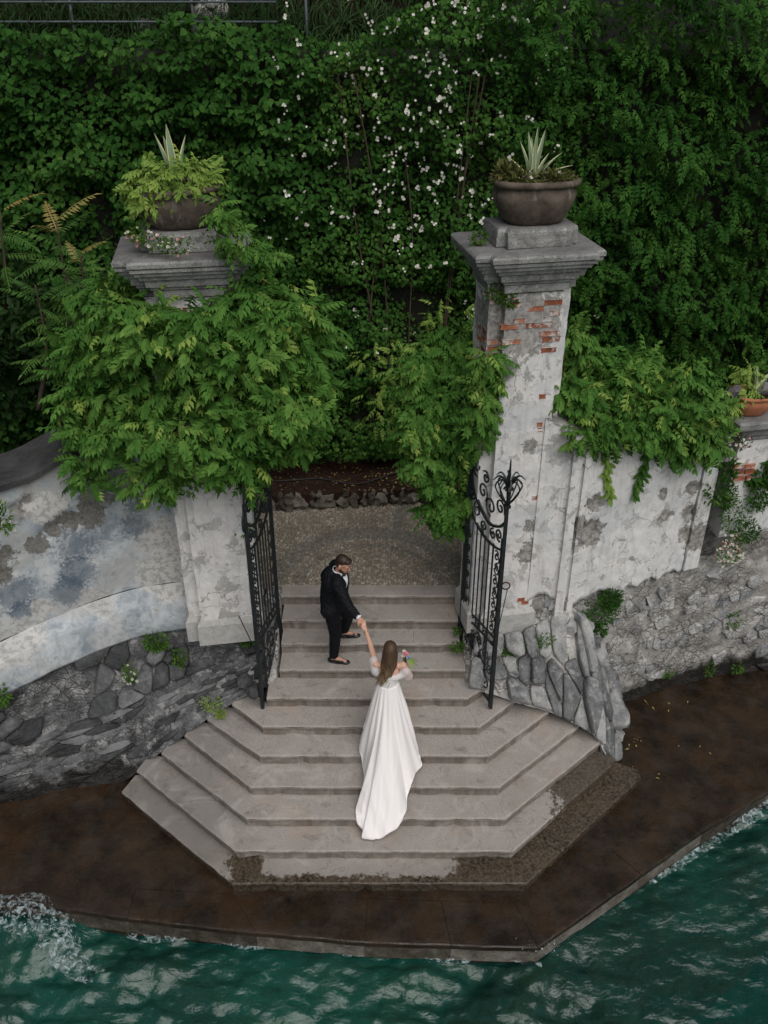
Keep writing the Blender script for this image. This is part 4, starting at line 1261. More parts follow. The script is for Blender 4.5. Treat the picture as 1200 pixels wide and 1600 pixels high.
# ------------------------------------------------------------------ wrought iron gate leaves
def spiral(c, r, a0, turns, sg=1, n=16):
    out = []
    for k in range(n):
        t = k / (n - 1)
        rr = r * (1 - .82 * t)
        a = a0 + sg * t * turns * 2 * math.pi
        out.append((c[0] + rr * math.cos(a), c[1] + rr * math.sin(a)))
    return out
def gate(F, Hh, label, side):
    F, Hh = Vector(F), Vector(Hh)
    W = (Hh - F).length
    t = thing('iron_gate', label, 'gate', (F.x, F.y, -.86))
    def P(u, z): p = F.lerp(Hh, u / W); return Vector((p.x, p.y, z))
    nrm = Vector(((Hh - F).y, -(Hh - F).x)).normalized()
    def bar(name, pts, r, n=4, flat=1.0):
        mb = MB(); mb.tube([P(*p) for p in pts], r * 1.3, n, 0, True, flat)
        return mb.build(name, M['iron'], t)
    def crv(name, pts, r, n=24): return bar(name, [(p.x, p.y) for p in catmull([(a, b, 0) for a, b in pts], n)], r)
    bar('post', [(0, -.88), (0, 2.34)], .024)
    bar('post', [(.05, -.84), (.05, 1.84)], .015)
    bar('hinge_post', [(W, -.42), (W, 3.0)], .022)
    bar('hinge_post', [(W - .07, -.62), (W - .07, 2.5)], .012)
    # bottom rail with a rounded heel
    crv('bottom_rail', [(0, -.80), (.25 * W, -.80), (.6 * W, -.78), (.85 * W, -.68), (.97 * W, -.5), (W, -.34)], .016)
    crv('lower_rail', [(0, .30), (.5 * W, .24), (W, .14)], .013)
    crv('lower_rail', [(0, .17), (.5 * W, .11), (W, .01)], .013)
    # swooping top rails
    crv('top_rail', [(0, 1.70), (.2 * W, 1.62), (.5 * W, 1.60), (.8 * W, 1.70), (W, 1.92)], .014)
    crv('top_rail', [(0, 2.10), (.15 * W, 1.95), (.4 * W, 1.86), (.7 * W, 1.98), (.9 * W, 2.2), (W, 2.55)], .017)
    nb = 6
    for k in range(1, nb):
        u = .26 + (W - .36) * k / nb
        bar('bar', [(u, .12), (u, 1.62)], .010)
    bar('bar', [(.26, -.80), (.26, 1.64)], .012)
    # C and S scrolls
    def scroll(c, r, a0, turns, sg=1, rad=.0075):
        bar('scroll', spiral(c, r, a0, turns, sg), rad)
    for k in range(7):                                        # strip between post and first bar
        z = .38 + k * .185
        scroll((.155, z), .075, R(90 if k % 2 else -90), 1.25, 1 if k % 2 else -1)
        scroll((.155, z + .06), .05, R(200 if k % 2 else 20), 1.0, -1 if k % 2 else 1)
    for k in range(6):
        z = .34 + k * .21
        scroll((W - .13, z), .06, R(90 if k % 2 else -90), 1.25, -1 if k % 2 else 1)
    for k in range(4):
        for u_ in (.42, .62):
            scroll((u_ * W, -.70 + k * .21), .075, R(90 + 180 * (k % 2)), 1.3, 1 if u_ < .5 else -1)
    for k in range(5):                                        # frieze between the two lower rails, and belly panel
        u = .1 + (W - .15) * k / 4.4
        scroll((u, .18), .05, R(0), 1.2, 1 if k % 2 else -1)
    for (c, r, a, s) in (((.30 * W, -.2), .17, 90, 1), ((.62 * W, -.2), .17, 90, -1), ((.46 * W, -.52), .16, 270, 1), ((.22 * W, -.58), .13, 0, -1), ((.74 * W, -.50), .12, 180, 1),
                         ((.86 * W, -.15), .11, 60, 1), ((.12 * W, -.32), .09, 200, -1), ((.46 * W, -.05), .10, 20, 1), ((.46 * W, -.30), .06, 90, -1), ((.85 * W, -.36), .07, 270, -1)):
        scroll(c, r, R(a), 1.5, s, .009)
    crv('leaf_spray', [(.46 * W, -.74), (.36 * W, -.5), (.2 * W, -.38)], .010, 10)
    crv('leaf_spray', [(.46 * W, -.74), (.56 * W, -.5), (.72 * W, -.36)], .010, 10)
    crv('leaf_spray', [(.46 * W, -.74), (.46 * W, -.5), (.46 * W, -.36)], .010, 10)
    for (c, r, a, s) in (((.14, 1.84), .09, 250, 1), ((.30, 1.76), .08, 90, -1), ((.52 * W, 1.73), .09, 270, 1), ((.72 * W, 1.86), .10, 60, -1), ((.88 * W, 2.02), .09, 200, 1),
                         ((.16, 2.22), .12, 200, -1), ((.38 * W, 2.10), .14, 270, 1), ((.60 * W, 2.2), .13, 230, -1), ((.80 * W, 2.45), .14, 250, 1), ((.92 * W, 2.75), .10, 270, -1), ((.55 * W, 2.42), .09, 40, 1)):
        scroll(c, r, R(a), 1.4, s, .010)
    if side > 0:
        # basket finial
        fb = P(0, 2.34)
        for k in range(8):
            a = k * math.pi / 4
            d = Vector((math.cos(a), math.sin(a), 0))
            mb = MB(); mb.tube(catmull([fb, fb + d * .09 + Vector((0, 0, .12)), fb + d * .16 + Vector((0, 0, .27)), fb + d * .09 + Vector((0, 0, .35)), fb + d * .03 + Vector((0, 0, .27)), fb + d * .06 + Vector((0, 0, .22))], 14), .011, 4)
            mb.build('finial_rib', M['iron'], t)
            mb = MB(); mb.tube(catmull([fb + d * .04 + Vector((0, 0, .34)), fb + d * .12 + Vector((0, 0, .40)), fb + d * .19 + Vector((0, 0, .34))], 7), [.012, .016, .014, .012, .01, .008, .004], 4)
            mb.build('finial_leaf', M['iron'], t)
        mb = MB(); mb.tube([fb, fb + Vector((0, 0, .36)), fb + Vector((0, 0, .40)), fb + Vector((0, 0, .62))], [.02, .014, .02, .006], 6)
        for k in range(6): mb.tube([fb + Vector((0, 0, .42 + k * .03)), fb + Vector((0, 0, .435 + k * .03))], [.020 - k * .002, .012], 6)
        mb.build('finial_spike', M['iron'], t)
        mb = MB(); mb.box(tuple(P(0, 2.33)), (.07, .07, .04), .2); mb.build('collar', M['iron'], t)
    else:
        bar('top_loop', [(p.x, p.y) for p in catmull([(0, 2.2, 0), (.02, 2.5, 0), (.18, 2.72, 0), (.36, 2.6, 0), (.36, 2.4, 0), (.24, 2.32, 0)], 20)], .013)
        mb = MB(); mb.tube(catmull([P(0, 2.0), P(-.09, 2.02), P(-.12, 2.16), P(-.05, 2.28), P(0, 2.2)], 12), .013, 4); mb.build('latch_ring', M['iron'], t)
    # cane bolt
    mb = MB(); mb.tube([P(.05, -.8), P(.05, -.93), P(.05, -.95) + Vector((-.1 * side, -.02, -.03))], .013, 6); mb.build('drop_bolt', M['iron'], t)
    return t, P
gR, PR_ = gate((1.46, 9.14), (1.09, 10.12), 'open wrought iron gate leaf with a basket finial beside the bare white pillar', 1)
gL, PL_ = gate((-1.66, 9.14), (-1.50, 10.2), 'open wrought iron gate leaf under the wisteria beside the groom', -1)
# stays that hold the leaves open
for lab, a, b in (('rusty ring and stay rod holding the gate leaf near the groom open', at(357, 932, y=9.9), PL_(0.0, .05)), ('rusty ring and stay rod holding the gate leaf at the bare pillar open', at(790, 914, y=9.66), PR_(0.0, .35))):
    t = thing('gate_stay', lab, 'gate stay', a, )
    mb = MB(); mb.tube([a + Vector((.055 * math.cos(k * math.pi / 8), -.02, .055 * math.sin(k * math.pi / 8))) for k in range(17)], .010, 6); mb.build('ring', M['rust'], t, True)
    mb = MB(); mb.tube([a + Vector((.03, -.02, -.03)), b], .007, 5); mb.build('rod', M['iron'], t)

# ------------------------------------------------------------------ low border of lumpy stones behind the landing, irrigation pipe
bd = thing('stone_border', 'low border of mossy tufa lumps between the pebbled landing and the flower bed', 'border', (-.6, 13.1, 0))
A_ = at(418, 798, z=0) + Vector((-.5, -.02, 0)); B_ = at(662, 783, z=0) + Vector((.5, .05, 0))
u = 0
Lb = (B_ - A_).length
def lump(c, r, mat, parent, name='stone', nz=5, amt=.35):
    bm = bmesh.new()
    bmesh.ops.create_icosphere(bm, subdivisions=2, radius=1)
    sd_ = Vector((rnd.uniform(0, 50), 0, 0))
    for v in bm.verts:
        k = 1 + amt * fbm(v.co * 1.4 + sd_) + .12 * fbm(v.co * nz + sd_)
        v.co = Vector((v.co.x * r[0], v.co.y * r[1], v.co.z * r[2])) * k + Vector(c)
    me = bpy.data.meshes.new(name); bm.to_mesh(me); bm.free()
    return link(name, me, mat, parent)
for px, py, y, q_ in ((396, 1080, 9.22, (.10, .12, .10)), (404, 1050, 9.4, (.07, .12, .10)), (382, 1066, 9.35, (.10, .12, .12)), (742, 1076, 9.42, (.06, .1, .08))):
    lump(at(px, py, y=y), q_, M['rubL'], stair)
while u < Lb:
    s_ = rnd.uniform(.07, .14)
    p = A_.lerp(B_, u / Lb)
    lump(p + Vector((0, rnd.uniform(-.03, .03), s_ * .7)), (s_, .11, s_ * rnd.uniform(.8, 1.5)), M['border'], bd, 'stone', 4, .7)
    if rnd.random() < .6: lump(p + Vector((rnd.uniform(-.05, .05), .08, .2)), (s_ * .8, .09, .07), M['border'], bd)
    u += s_ * 1.7
mb = MB(); mb.tube(catmull([at(430, 752, z=.30), at(500, 748, z=.29), at(560, 756, z=.3), at(620, 738, z=.31), at(660, 735, z=.3)], 20), .012, 6)
tag(mb.build('irrigation_pipe', M['coping'], None, True, at(540, 752, z=.3)), 'thin dark irrigation pipe lying on the red soil behind the stone border', 'pipe')

# ------------------------------------------------------------------ foliage masses
def rand_dirs(n):
    v = rng.normal(0, 1, (n, 3)); return v / np.linalg.norm(v, axis=1, keepdims=True)
def blob_points(blobs, dens):
    """points and outward normals on the outside of a union of ellipsoids"""
    P, Nn = [], []
    for (c, r) in blobs:
        r = np.array(r, float)
        n = int(dens * 4 * math.pi * ((r[0] * r[1]) ** 1.6 / 3 + (r[0] * r[2]) ** 1.6 / 3 + (r[1] * r[2]) ** 1.6 / 3) ** (1 / 1.6))
        d = rand_dirs(n)
        sh = 1 - np.abs(rng.normal(0, .22, n))
        sh = np.clip(sh, .3, 1.08)
        P.append(np.array(c) + d * r * sh[:, None]); q = d / r; Nn.append(q / np.linalg.norm(q, axis=1, keepdims=True))
    P, Nn = np.concatenate(P), np.concatenate(Nn)
    keep = np.ones(len(P), bool)
    k = 0
    for (c, r) in blobs:
        f = np.sum(((P - np.array(c)) / np.array(r)) ** 2, 1)
        keep &= ~(f < .40)
    keep &= ~((Nn[:, 1] > .55) & (rng.random(len(P)) < .75))      # thin the far side
    return P[keep], Nn[keep]
def spray_frames(N, down=.30, up=.75, jit=.35):
    n = len(N)
    tip = N * np.array([1, 1, .45]) + np.array([0, -.22, -down]) + rng.normal(0, jit * 1.5, (n, 3))
    nor = N * 1.2 + np.array([0, -.3, up]) + rng.normal(0, jit, (n, 3))
    return frames(tip, nor)
def vine(name, label, cat, blobs, tmpls, dens, mat, sc=(.8, 1.2), singles=0, loc=None, down=.30, up=.75, stems=(), clear=None, group=None, clump=0, accent=0):
    if clump:
        b2 = []
        for (c, q) in blobs:
            b2.append((c, tuple(x * .60 for x in q)))
            for _ in range(clump):
                d = rand_dirs(1)[0]
                if d[1] > .3: d[1] *= -1
                k = rng.uniform(.26, .46)
                b2.append((Vector(c) + Vector([d[j] * q[j] * 1.0 for j in range(3)]), tuple(x * k for x in q)))
        blobs = b2
    P, N = blob_points(blobs, dens)
    if clear is not None:
        k = ~clear(P); P, N = P[k], N[k]
    fr = spray_frames(N, down, up)
    s = rng.uniform(sc[0], sc[1], len(P))
    t = thing(name, label, cat, loc or tuple(np.mean(P, 0)), group)
    fac = -N[:, 1] + .5 * N[:, 2] - .12 * P[:, 1] + rng.uniform(0, .5, len(P))
    order = np.argsort(-fac)
    one, rest = order[:singles], order[singles:]
    if singles:
        mes = []
        for tv, tf in tmpls:
            me = bpy.data.meshes.new('leaf'); me.from_pydata(tv, [], tf); me.materials.append(mat); mes.append(me)
        for k, i in enumerate(one):
            m = Matrix([[*(fr[i][r] * s[i]), P[i][r]] for r in range(3)] + [[0, 0, 0, 1]])
            place('leaf', mes[k % len(mes)], m, t)
    if accent:
        k = int(len(rest) * accent)
        up_ = rest[:len(rest) // 2][rng.permutation(len(rest) // 2)[:k]]
        tag(scatter('young_foliage', tmpls[-1], P[up_] + N[up_] * .06, fr[up_], s[up_] * .9, M['lime'], t), kind='stuff')
        rest = np.setdiff1d(rest, up_)
    for k, tm in enumerate(tmpls):
        idx = rest[k::len(tmpls)]
        if len(idx): tag(scatter('foliage', tm, P[idx], fr[idx], s[idx], mat, t), kind='stuff')
    for st in stems:
        mb = MB(); L = catmull(st[0], 26)
        L = [p + Vector((fbm(p * 5), fbm(p * 5 + Vector((7, 0, 0))), 0)) * .05 for p in L]
        mb.tube(L, [st[1] * (1 - .6 * i / 25) for i in range(26)], 7); mb.build('stem', M['bark'], t, True)
    return t
WT = [pinnate(rnd.choice((3, 4, 5)), rnd.uniform(.19, .30), rnd.uniform(.027, .036), rnd.uniform(.10, .135), rnd.uniform(.2, .8), rnd.uniform(42, 58), .12, .35, .45) for _ in range(7)]
def B(px, py, y, rx, ry, rz): return (at(px, py, y=y), (rx, ry, rz))
vine('wisteria', 'large bushy green wisteria heaped over the left pillar and garden wall', 'wisteria',
     [B(185, 525, 10.2, .56, .5, .38), B(150, 600, 10.0, .40, .4, .32), B(225, 480, 10.3, .55, .4, .34), B(245, 565, 9.75, .75, .5, .44), B(190, 655, 9.7, .42, .4, .36), B(330, 545, 9.5, .6, .42, .36),
      B(425, 505, 9.9, .52, .45, .45), B(452, 560, 10.0, .48, .45, .42), B(400, 610, 9.5, .72, .48, .46), B(300, 660, 9.35, .66, .42, .42), B(265, 722, 9.42, .40, .32, .30), B(440, 655, 9.8, .42, .42, .36),
      B(385, 712, 9.55, .30, .28, .32), B(135, 725, 9.6, .2, .22, .2), B(440, 455, 10.2, .22, .22, .2), B(490, 585, 10.1, .22, .24, .28), B(350, 690, 9.45, .4, .35, .3), B(125, 660, 9.85, .22, .25, .2), B(285, 512, 9.42, .50, .28, .22), B(375, 492, 9.5, .34, .28, .24), B(220, 505, 9.6, .4, .3, .25)],
     WT, 88, M['wist'], (.6, 1.05), 300, (-2.9, 10.5, 0), clump=9, accent=.05,
     stems=[([(-2.95, 10.45, 0), (-2.8, 10.3, 1.2), (-2.6, 9.9, 2.4), (-2.3, 9.7, 3.2)], .07), ([(-2.95, 10.45, 0), (-3.2, 10.2, 1.6), (-3.4, 10.0, 2.6), (-3.9, 10.1, 3.2)], .05), ([(-2.5, 9.8, 3.0), (-2.0, 9.9, 3.4), (-1.6, 9.9, 3.5)], .03)])
vine('wisteria', 'dense hanging green wisteria clump between the open iron gate and the bare pillar', 'wisteria',
     [B(690, 575, 10.5, .42, .36, .30), B(700, 640, 10.4, .60, .38, .44), B(702, 715, 10.35, .56, .34, .44), B(712, 782, 10.3, .36, .22, .32), B(655, 560, 10.7, .24, .25, .22), B(745, 605, 10.15, .22, .2, .34), B(665, 680, 10.45, .26, .24, .34), B(752, 635, 9.78, .15, .14, .42), B(758, 570, 9.85, .14, .14, .26), B(715, 540, 10.6, .25, .2, .25)],
     WT, 270, M['wist'], (.55, .85), 140, (1.0, 10.75, 0), .7, .6, clump=8, accent=.04, stems=[([(1.36, 10.9, 0), (1.25, 10.85, 1.0), (1.0, 10.6, 2.2), (.8, 10.5, 3.0)], .05)])
vine('wisteria', 'spreading green wisteria lying along the top of the whitewashed right wall', 'wisteria',
     [B(895, 600, 10.35, .30, .32, .30), B(955, 620, 10.35, .52, .42, .32), B(1040, 610, 10.6, .56, .48, .36), B(1080, 635, 10.7, .34, .4, .28), B(1010, 665, 10.35, .46, .34, .26), B(930, 665, 10.2, .36, .28, .24), B(1075, 680, 10.55, .36, .3, .22), B(890, 545, 10.7, .24, .26, .30), B(1000, 575, 10.9, .5, .4, .3)],
     WT, 190, M['wist'], (.6, .95), 180, (2.6, 10.4, 0), clump=8, accent=.06, stems=[([(2.5, 10.45, 0), (2.4, 10.4, 1.5), (2.6, 10.3, 2.8), (3.4, 10.4, 2.9)], .05)])
for lab, pts in (('lone pale green wisteria shoot trailing lowest down the whitewashed wall', [(950, 690), (948, 730), (952, 775)]), ('short wisteria shoot trailing on the whitewashed wall, second from the bare pillar', [(1012, 700), (1005, 735), (990, 770)])):
    P = [at(x, y, y=10.02 + (x - 950) * .002) for x, y in pts]
    L = catmull(P, 16)
    t = thing('wisteria_shoot', lab, 'shoot', L[0])
    mb = MB(); mb.tube(L, .006, 5); mb.build('stem', M['bark'], t)
    pos = np.array([tuple(p) for p in L for _ in range(2)])
    N_ = np.tile([[0, -1, .1]], (len(pos), 1)) + rng.normal(0, .35, (len(pos), 3))
    me = bpy.data.meshes.new('leaf'); me.from_pydata(*[WT[2][0], [], WT[2][1]]); me.materials.append(M['lime'] if 'pale' in lab else M['wist'])
    fr = spray_frames(N_, .9, .3)
    for i in range(len(pos)):
        m = Matrix([[*(fr[i][r] * .5), pos[i][r]] for r in range(3)] + [[0, 0, 0, 1]]); place('leaf', me, m, t)

# ---- the great green wall behind
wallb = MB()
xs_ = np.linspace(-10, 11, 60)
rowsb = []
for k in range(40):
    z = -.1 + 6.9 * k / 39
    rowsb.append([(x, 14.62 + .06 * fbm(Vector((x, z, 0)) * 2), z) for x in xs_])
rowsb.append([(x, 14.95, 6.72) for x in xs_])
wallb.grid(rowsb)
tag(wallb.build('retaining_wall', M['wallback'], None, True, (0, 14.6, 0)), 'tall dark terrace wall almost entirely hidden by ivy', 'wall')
def hedge_depth(x, z):
    return np.array([.52 * noise.fractal(Vector((a * .8, b * 1.1, 3)), 1, 2, 3) + .34 * noise.fractal(Vector((a * 1.9, b * 2.4, 8)), 1, 2, 3) for a, b in zip(x, z)])
def hedge_pts(n, x0, x1, z0, z1, f=None):
    x, z = rng.uniform(x0, x1, n), rng.uniform(z0, z1, n)
    if f is not None:
        k = f(x, z); x, z = x[k], z[k]
    return x, z
def topline(x): return 7.12 + .12 * np.sin(x * 1.9) + .09 * np.sin(x * 4.3 + 1) + np.where(x > 0, np.minimum(x, 2) * .35, 0)
def hedge(name, label, n, x0, x1, edge0, edge1, tm, mat, sc, dn=(0, -1, -.9), up=(0, -.55, .75), jit=.45, bulge=0):
    """leaves over the wall face between two ragged vertical edges"""
    def f(x, z):
        w = .5 * np.sin(z * 1.3 + 1) + .3 * np.sin(z * 3.1) + rng.normal(0, .35, len(x))
        return (x > edge0 + w) & (x < edge1 + w) & (z < topline(x))
    x, z = hedge_pts(n, x0, x1, -.1, 7.9, f)
    d = hedge_depth(x, z) + bulge
    clear = (rng.random(len(x)) < .06)
    y = 14.32 - d - rng.uniform(-.16, .12, len(x)) - .12 * (z > 6.6)
    P = np.stack([x, y, z], 1)
    m = len(P)
    # local slope of the mass turns its leaves
    e = .12
    gx = (hedge_depth(x + e, z) - d) / e
    gz = (hedge_depth(x, z + e) - d) / e
    N = np.stack([-gx * .8, -np.ones(m), -gz * .8], 1)
    nor = N * .55 + np.array(up) + rng.normal(0, jit, (m, 3))
    tip = np.array(dn) * .8 + np.stack([gx * 0, np.zeros(m), np.zeros(m)], 1) + rng.normal(0, jit, (m, 3))
    o = scatter(name, tm, P, frames(tip, nor), rng.uniform(sc[0], sc[1], m), mat)
    return tag(o, label, 'ivy', None, 'stuff')
hedge('ivy_curtain', 'broad-leaved dark creeper covering the left part of the terrace wall', 42000, -9, .2, -20, -1.2, LEAF_IVY, M['ivy'], (.06, .125))
hedge('ivy_curtain', 'fine-leaved rose and ivy growth on the middle of the terrace wall', 40000, -2.6, 4.0, -1.3, 2.2, LEAF_IVY, M['spray'], (.04, .09))
HT = pinnate(4, .25, .026, .095, .7)
hedge('ivy_curtain', 'feathery hanging green creeper covering the right part of the terrace wall', 9500, .8, 10, 2.0, 20, HT, M['sprayd'], (.5, 1.15), (0, -.9, -.5), (0, -.5, .75), .55)
hedge('ivy_curtain', 'small dark leaves filling the gaps of the terrace wall creeper', 16000, 1.0, 10, 1.8, 20, LEAF_IVY, M['ivy'], (.05, .10), bulge=-.18)
# climbing rose blossoms, thickest in a band up the middle
rose = thing('climbing_rose', 'white-flowering rambling rose climbing the middle of the ivy wall', 'rose', (.6, 14.2, 0))
def blossom_mesh():
    mb = MB()
    for q in range(rnd.choice((2, 3, 4))):
        c = Vector((rnd.uniform(-.055, .055), rnd.uniform(-.02, .02), rnd.uniform(-.05, .05)))
        ax = Vector((rnd.uniform(-.4, .4), -1, rnd.uniform(0, .6))).normalized()
        u_ = ax.orthogonal().normalized(); w_ = ax.cross(u_)
        for k in range(5):
            a = 2 * math.pi * k / 5
            d = u_ * math.cos(a) + w_ * math.sin(a); s_ = u_ * -math.sin(a) + w_ * math.cos(a)
            mb.add([c, c + d * .020 + s_ * .013 + ax * .006, c + d * .030 + ax * .003, c + d * .020 - s_ * .013 + ax * .006], [(0, 1, 2, 3)], 0)
        mb.add([c + ax * .008 + u_ * .006, c + ax * .008 + w_ * .006, c + ax * .008 - u_ * .006, c + ax * .008 - w_ * .006], [(0, 1, 2, 3)], 1)
    me = mb.mesh('blossom'); me.materials.append(M['petal']); me.materials.append(M['ypet']); return me
bms = [blossom_mesh() for _ in range(8)]
nb = 0
while nb < 285:
    px = rnd.gauss(690, 95) if rnd.random() < .68 else rnd.uniform(420, 830)
    py = abs(rnd.gauss(170, 130)) if rnd.random() < .8 else rnd.uniform(250, 560)
    px += (py - 150) * -.12
    if py > 600 or noise.noise(Vector((px / 60, py / 60, 5))) < -.12: continue
    p = at(px, py, y=14.0)
    d = float(hedge_depth(np.array([p.x]), np.array([p.z]))[0])
    p = at(px, py, y=14.12 - d)
    place('blossom', bms[nb % 8], Matrix.Translation(p) @ Matrix.Rotation(rnd.uniform(0, 6.3), 4, 'Y') @ Matrix.Scale(rnd.uniform(.45, .85), 4), rose)
    nb += 1
mb = MB()
for k in range(7):
    x0 = rnd.uniform(-.6, 1.6)
    mb.tube(catmull([(x0, 14.4, 0), (x0 + rnd.uniform(-.3, .3), 14.35, 2.2), (x0 + rnd.uniform(-.6, .6), 14.3, 4.4), (x0 + rnd.uniform(-.8, .8), 14.25, 6.5)], 20), .012, 5)
mb.build('cane', M['bark'], rose)

# ------------------------------------------------------------------ terrace above the ivy: bank, grass, railing, old stones
rows = []
for k in range(44):
    t_ = k / 23
    y = 14.9 + 9 * t_
    rows.append([(x, y, 6.62 + 5.2 * t_ ** .8 + max(0, t_ - .35) * 13 + (.9 if x > 0 else 0) * max(0, 1 - t_ * 2) * min(1, x / 2 if x > 0 else 0) + .12 * fbm(Vector((x, y, 0)))) for x in np.linspace(-16, 18, 50)])
mb = MB(); mb.grid(rows); tag(mb.build('hillside', M['dsoil'], None, True), kind='structure')
def bank_z(x, y):
    t_ = np.clip((y - 14.9) / 9, 0, 1)
    return 6.75 + 5.2 * t_ ** .8 + np.where(x > 0, .9 * np.maximum(0, 1 - t_ * 2) * np.minimum(1, np.maximum(x, 0) / 2), 0)
BLADE = ([(-.03, 0, 0), (.03, 0, 0), (.022, .5, .10), (-.022, .5, .10), (0, 1, -.06)], [(0, 1, 2, 3), (3, 2, 4)])
n = 12000
x = rng.uniform(-8, 9, n); y = 15.0 + 4.5 * rng.random(n) ** 1.3
P = np.stack([x, y, bank_z(x, y)], 1)
tip = np.stack([rng.normal(0, .35, n), -.8 + rng.normal(0, .3, n), .25 + rng.normal(0, .35, n)], 1)
tag(scatter('grass', BLADE, P, frames(tip, np.tile([[0, -.3, 1.]], (n, 1)) + rng.normal(0, .2, (n, 3))), rng.uniform(.25, .55, n), M['shrub']), 'long dark grass hanging on the bank above the terrace wall', 'grass', None, 'stuff')
n = 9000
x = rng.uniform(-9, 2.5, n); y = 14.75 + .5 * rng.random(n)
P = np.stack([x, y, 6.7 + .75 * rng.random(n) * np.clip((y - 14.7) / .3, .3, 1)], 1)
tip = np.stack([rng.normal(0, .4, n), -.5 + rng.normal(0, .3, n), -.6 + rng.normal(0, .5, n)], 1)
tag(scatter('grass', BLADE, P, frames(tip, np.tile([[0, -.6, .8]], (n, 1)) + rng.normal(0, .3, (n, 3))), rng.uniform(.15, .4, n), M['shrub']), 'dark grass drooping over the lip of the terrace wall behind the railing', 'grass', None, 'stuff')
rail = thing('terrace_railing', 'thin grey-green pipe railing along the terrace above the ivy, upper left', 'railing', (-4, 14.85, 6.7))
M['railing'] = m_plain('railing_paint', (.075, .095, .105), .55, .1)
FY = 14.85
for px in (-69, 118, 305, 480):
    a = at(px, 62, y=FY)
    mb = MB(); mb.tube([(a.x, FY, 6.5), (a.x, FY, 7.75)], .022, 6); mb.build('post', M['railing'], rail, True)
for py in (64, 34, 3, -28):
    z = at(118, py, y=FY).z
    mb = MB(); mb.tube([(-9, FY - .03, z), (-1.55, FY - .03, z)], .016, 6); mb.build('rail', M['railing'], rail, True)
ts = thing('terrace_stones', 'weathered grey stones showing through the greenery under the terrace railing', 'stones', (-3, 15.1, 6.9))
for px, py, w, h in ((228, 46, .20, .16), (262, 66, .16, .12), (240, 62, .12, .09), (318, 22, .18, .15), (335, 45, .14, .12), (345, 18, .12, .14), (275, 50, .10, .08), (310, 48, .12, .1), (205, 58, .1, .07), (330, 5, .16, .1)):
    lump(at(px, py, y=15.15), (w, .16, h), M['rubRm'], ts)

# ------------------------------------------------------------------ saplings and bushes left of the gate
FR1 = pinnate(13, .62, .018, .13, .7, 74, .12, .55)
FR2 = pinnate(11, .52, .018, .125, .45, 74, .12, .55)
def sapling(label, base, top, fr, tmat, n, young):
    t = thing('sapling', label, 'tree', base)
    L = catmull([base, Vector(base).lerp(top, .5) + Vector((.12, 0, 0)), top], 18)
    mb = MB(); mb.tube(L, [.035 * (1 - .7 * i / 17) for i in range(18)], 7); mb.build('trunk', M['bark'], t, True)
    mes = []
    for tm, mt in ((FR1, M['sumac']), (FR2, M['sumac']), (FR2, tmat)):
        me = bpy.data.meshes.new('frond'); me.from_pydata(tm[0], [], tm[1]); me.materials.append(mt); mes.append(me)
    for i in range(n):
        k = 1 - .75 * (i / n) ** 1.2
        p = L[min(17, int(17 * k))]
        a = i * 2.4 + rnd.uniform(-.3, .3)
        up = .15 + .55 * (k > .9) + rnd.uniform(-.15, .2)
        tipv = np.array([[math.cos(a), math.sin(a), up]]); nor = np.array([[0, 0, 1.]]) + rng.normal(0, .15, (1, 3))
        f = frames(tipv, nor)[0] * rnd.uniform(.8, 1.15) * fr
        m = Matrix([[*f[r], p[r]] for r in range(3)] + [[0, 0, 0, 1]])
        place('frond', mes[2 if i < young else rnd.choice((0, 1))], m, t)
sapling('feathery sapling with cream young tips, tallest beside the ivy at the left', at(100, 640, y=11.2), at(88, 345, y=11.2), 1.0, M['sumact'], 26, 3)
sapling('feathery sapling with orange young tips nearer the left pillar', at(122, 640, y=10.9), at(125, 395, y=10.9), .8, M['sumact'], 24, 3)
sapling('feathery sapling cut by the left edge of the photo', at(-10, 600, y=11.2), at(0, 330, y=11.2), .95, M['sumact'], 24, 2)
sapling('low feathery sapling half hidden behind the wisteria, without young tips', at(60, 640, y=10.8), at(55, 445, y=10.8), .8, M['sumac'], 22, 0)
vine('shrub', 'grey-green narrow-leaved shrub with reddish stems at the far left', 'shrub', [B(12, 485, 11.2, .40, .35, .42), B(20, 440, 11.4, .3, .3, .3), B(-30, 520, 11.1, .4, .4, .4)], [LEAF_SLIM], 420, M['tuft'] if 0 else M['shrubg'] if 'shrubg' in M else M['shrub'], (.12, .2), 0, (-4.9, 11.3, 0), -.2, .6)
vine('shrub', 'dark bush added to fill the deep shade under the saplings', 'shrub', [B(40, 560, 12.3, .8, .5, .5), B(90, 510, 12.6, .8, .4, .5), B(-40, 600, 12.0, .8, .6, .6), B(150, 470, 12.6, .5, .4, .5)], [LEAF_IVY], 300, M['shrub'], (.08, .14), 0, (-5.2, 12.3, 0))  # dense dark leaves put in to darken the void under the saplings
vine('shrub', 'dark leafy bush in the gap behind the pot on the right pier', 'shrub', [B(1190, 620, 11.9, .5, .4, .5), B(1200, 720, 11.1, .25, .25, .45), B(1180, 740, 10.95, .2, .18, .22)], [LEAF_IVY], 380, M['spray'], (.06, .11), 0, (5.2, 11.4, 0))
